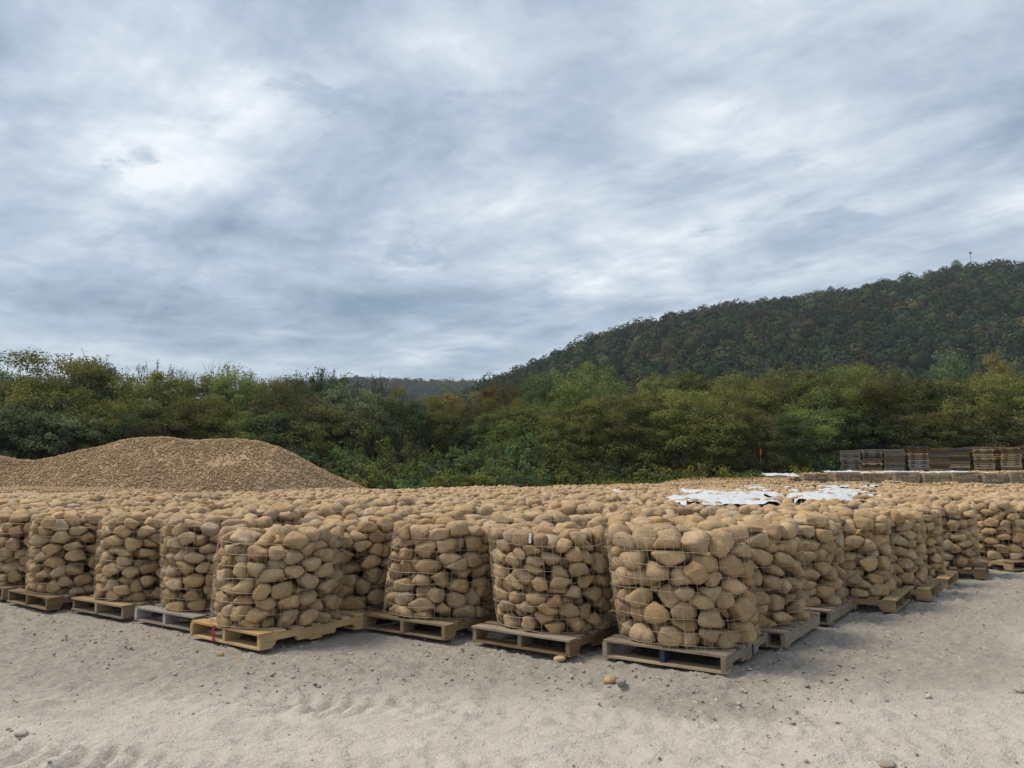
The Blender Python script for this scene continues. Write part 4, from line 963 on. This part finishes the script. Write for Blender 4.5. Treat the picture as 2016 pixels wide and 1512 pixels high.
# ------------------------------------------------------------------ wooded hill and far ridge
def forest_material():
    m = bpy.data.materials.new('hill_foliage'); m.use_nodes = True; t = NT(m.node_tree); b = t.n['Principled BSDF']; b.inputs['Roughness'].default_value = 1.0; b.inputs['Specular IOR Level'].default_value = 0.0
    at = t.new('ShaderNodeAttribute'); at.attribute_name = 'tint'; geo = t.new('ShaderNodeNewGeometry')
    hsv = t.new('ShaderNodeHueSaturation'); t.put(hsv.inputs['Value'], t.mapr(geo.outputs['Random Per Island'], 0, 1, 0.65, 1.35)); t.l.new(at.outputs['Color'], hsv.inputs['Color']); t.l.new(hsv.outputs[0], b.inputs['Base Color']); return m
M_FOREST = forest_material()
M_SOIL = simple('forest_floor', (0.03, 0.03, 0.018), 1.0, 0, 0.05, 0.3)
def forest(name, label, pts, hts, seed, nq=150, qs=1.15, rx=4.7):
    r = np.random.default_rng(seed); n = len(pts); pal = np.array([(0.040, 0.058, 0.022), (0.058, 0.070, 0.025), (0.028, 0.048, 0.022), (0.072, 0.076, 0.028), (0.085, 0.066, 0.028), (0.072, 0.050, 0.024), (0.150, 0.110, 0.030)])
    prob = np.array([.31, .24, .23, .12, .05, .04, .01]); ki = r.choice(7, n, p=prob); tint = pal[ki] * np.array([0.78, 0.84, 0.95]) * (0.65 + 0.8 * r.random((n, 1)))
    d = r.normal(size=(n, nq, 3)); d /= np.linalg.norm(d, axis=2)[..., None]; d[..., 2] = np.where(d[..., 2] < -0.35, -d[..., 2], d[..., 2])
    f1 = r.normal(size=(n, 1, 3)) * 3.5; lump = 1 + 0.13 * np.sin((d * f1).sum(-1) + 6 * r.random((n, 1))) + 0.05 * r.normal(size=(n, nq))
    sc = (0.7 + 0.6 * r.random((n, 1))); rad = lump * sc
    cen = np.stack([d[..., 0] * rx * rad, d[..., 1] * rx * rad, d[..., 2] * 0.42 * hts[:, None] * rad + hts[:, None] * 0.5], -1) + pts[:, None, :]
    nn = d + 0.33 * r.normal(size=d.shape) + np.array([0, 0, 0.1]); nn /= np.linalg.norm(nn, axis=2)[..., None]
    V, Q = leaf_quads(cen.reshape(-1, 3), nn.reshape(-1, 3), qs, r, 0.85)
    iv, iff = ICO[0]; cv = iv[None] * np.stack([rx * 0.72 * sc[:, 0], rx * 0.72 * sc[:, 0], hts * 0.31 * sc[:, 0]], -1)[:, None, :] + (pts + np.stack([0 * hts, 0 * hts, hts * 0.45], -1))[:, None, :]
    qf = iff; nV = len(V); V2 = cv.reshape(-1, 3); F2 = (qf[None] + (np.arange(n) * len(iv))[:, None, None]).reshape(-1, 3) + nV
    me = bpy.data.meshes.new(name); allV = np.concatenate([V, V2]).astype(np.float32); me.vertices.add(len(allV)); me.vertices.foreach_set('co', allV.ravel())
    lv = np.concatenate([Q.ravel(), F2.ravel()]).astype(np.int32); me.loops.add(len(lv)); me.loops.foreach_set('vertex_index', lv)
    st = np.concatenate([np.arange(len(Q)) * 4, len(Q) * 4 + np.arange(len(F2)) * 3]).astype(np.int32); me.polygons.add(len(st)); me.polygons.foreach_set('loop_start', st); me.update(calc_edges=True)
    col = np.concatenate([np.repeat(tint, nq * 4, 0), np.repeat(tint, len(iv), 0)]); a = me.attributes.new('tint', 'FLOAT_VECTOR', 'POINT'); a.data.foreach_set('vector', col.astype(np.float32).ravel())
    me.materials.append(M_FOREST); o = ob(name, me); tag(o, label, 'forest', None, 'stuff'); return o

RID = [(930, 765, 500), (985, 742, 500), (1040, 722, 505), (1100, 692, 510), (1180, 660, 515), (1280, 632, 520), (1400, 606, 530), (1500, 595, 535), (1640, 577, 540), (1750, 555, 545), (1850, 534, 548), (1912, 524, 550), (2016, 526, 550), (2150, 512, 555), (2400, 520, 560)]
RX = np.array([at_y(a, b, d).x for a, b, d in RID]); RZ = np.array([at_y(a, b, d).z for a, b, d in RID]) - 9.0; RY = np.array([d for *_, d in RID], float)
def hill_h(X, Y):
    rz = np.interp(X, RX, RZ, left=-12); ry = np.interp(X, RX, RY); t = np.clip((Y - 170) / (ry - 170), 0, 1)
    back = np.clip((Y - ry) / 260, 0, 1)
    h = rz * (0.35 * t + 0.65 * sstep(0, 1, t)) * (1 - back * back * 0.8)
    gul = 7.0 * fbm(X * 0.014, Y * 0.009, 3, 3) * np.clip(t * 2, 0, 1) * (1 - t) * 2
    return np.where(rz > -11, h + gul - 3 * (1 - t), -6)
def build_hill():
    xs = np.linspace(-60, 620, 130); ys = np.linspace(150, 820, 100); X, Y = np.meshgrid(xs, ys); Z = hill_h(X, Y); nx = len(xs)
    I, J = np.meshgrid(np.arange(nx - 1), np.arange(len(ys) - 1)); q = (J * nx + I).ravel()
    o = ob('hill', np_mesh('hill', np.stack([X, Y, Z], -1).reshape(-1, 3), np.stack([q, q + 1, q + nx + 1, q + nx], -1), M_SOIL, True)); o['kind'] = 'structure'
    r = np.random.default_rng(5); n = 9000; x = r.uniform(-40, 480, n); y = r.uniform(230, 585, n); z = hill_h(x, y)
    px = CX + F * x / y; ok = (z > 4) & (px > 900) & (px < 2120) & (y < np.interp(x, RX, RY) + 18)
    x, y, z = x[ok], y[ok], z[ok]; keep = []; grid = {}
    for i in range(len(x)):
        k = (int(x[i] // 7), int(y[i] // 7)); bad = False
        for a in (-1, 0, 1):
            for b in (-1, 0, 1):
                for j in grid.get((k[0] + a, k[1] + b), ()):
                    if (x[i] - x[j]) ** 2 + (y[i] - y[j]) ** 2 < 52: bad = True
        if not bad: keep.append(i); grid.setdefault(k, []).append(i)
    P = np.stack([x, y, z], -1)[keep]; print('hill trees', len(P))
    forest('hill_forest', 'dark mixed forest covering the hill behind the treeline', P, r.uniform(8, 13, len(P)), 6, 150)
    return
build_hill()
def build_far():
    prof = [(560, 748), (640, 742), (700, 735), (760, 737), (820, 740), (880, 742), (950, 744), (1000, 748), (1080, 750), (1200, 755)]
    D = 1150.0; fx_ = np.array([at_y(a, b, D).x for a, b in prof]); fz = np.array([at_y(a, b, D).z for a, b in prof]) - 17
    xs = np.linspace(-420, 220, 80); ys = np.linspace(800, 1500, 30); X, Y = np.meshgrid(xs, ys); s = np.interp(X, fx_, fz)
    hf = lambda X, Y: np.interp(X, fx_, fz) * np.where(Y < D, sstep(800, D, Y), 1 - 0.4 * sstep(D, 1500, Y)) + 3 * fbm(X * 0.01, Y * 0.01, 2, 8)
    Z = hf(X, Y); nx = len(xs); I, J = np.meshgrid(np.arange(nx - 1), np.arange(len(ys) - 1)); q = (J * nx + I).ravel()
    o = ob('far_ridge', np_mesh('far_ridge', np.stack([X, Y, Z], -1).reshape(-1, 3), np.stack([q, q + 1, q + nx + 1, q + nx], -1), M_SOIL, True)); o['kind'] = 'structure'
    r = np.random.default_rng(15); n = 1100; x = r.uniform(-330, 50, n); y = r.uniform(960, 1165, n)
    forest('far_forest', 'distant bluish forest on the low ridge seen through the gap', np.stack([x, y, hf(x, y)], -1), r.uniform(9, 15, n), 16, 60, 1.9, 5.0)
build_far()
# single trees that stand out on the hill
def hill_tree(px, py, Y, w_, kd, vi, lb):
    top = at_y(px, py, Y); g = float(hill_h(np.array([top.x]), np.array([Y]))[0]); hh = max(7.0, top.z - g)
    o = empty('hill_tree', (top.x, Y, top.z - hh), px % 6.0); s = w_ / 6.4; o.scale = (s, s, hh / 8.0); ob('crown', TV[vi][0], o, mat=L[kd]); ob('trunk', TV[vi][1], o); tag(o, lb, 'tree', 'trees standing out on the hill')
hill_tree(1882, 511, 549, 9.5, 'dark', 2, 'dark round tree standing above the hill skyline beside the mast')
hill_tree(1634, 561, 539, 7.0, 'brown', 1, 'small open tree breaking the hill skyline halfway up')
for px, py, Y, w_, kd, lb in ((1868, 566, 500, 8, 'yellow', 'golden orange tree high on the hill below the mast'), (1455, 668, 380, 6, 'yellow', 'bright yellow small tree low on the hillside'), (1320, 622, 490, 7, 'yellow', 'tan tree near the hill skyline'), (1640, 655, 400, 6.5, 'yellow', 'yellow green tree in the middle of the hillside'), (1840, 640, 420, 8, 'brown', 'pale russet tree on the hill flank'), (1405, 640, 440, 7, 'brown', 'reddish brown tree among dark crowns on the hillside'), (1700, 600, 460, 7.5, 'olive', 'olive crown on the upper hillside')):
    hill_tree(px, py, Y, w_, kd, 0, lb)
p0 = at_y(1912, 520, 548); p1 = at_y(1912, 497, 548); ms = empty('mast', (p0.x, 548, p0.z - 4)); tag(ms, 'slim mast with small head standing on the hilltop', 'mast'); hm = p1.z - p0.z + 4
ob('pole', MB().tube([(0, 0, -6), (0, 0, hm)], [0.22, 0.16], 8).mesh('pole', M_STEEL, True), ms); ob('head', MB().box(-0.9, 0.9, -.3, .3, hm - 0.5, hm + 0.25).box(-.5, .5, -.25, .25, hm - 1.2, hm - .5).mesh('head', M_STEEL), ms)


# ------------------------------------------------------------------ haze
def build_haze():
    m = bpy.data.materials.new('haze'); m.use_nodes = True; t = NT(m.node_tree); t.n.clear(); out = t.new('ShaderNodeOutputMaterial'); v = t.new('ShaderNodeVolumePrincipled')
    v.inputs['Color'].default_value = (0.80, 0.90, 1.0, 1); v.inputs['Density'].default_value = 0.00016; v.inputs['Anisotropy'].default_value = 0.2; t.l.new(v.outputs[0], out.inputs['Volume'])
    o = ob('haze', MB().box(-3600, 3600, -80, 4600, -14, 190).mesh('haze', m)); o['kind'] = 'stuff'; o['label'] = 'thin pale blue haze filling the valley air'; o['category'] = 'haze'
HAZE = True
if HAZE: build_haze()
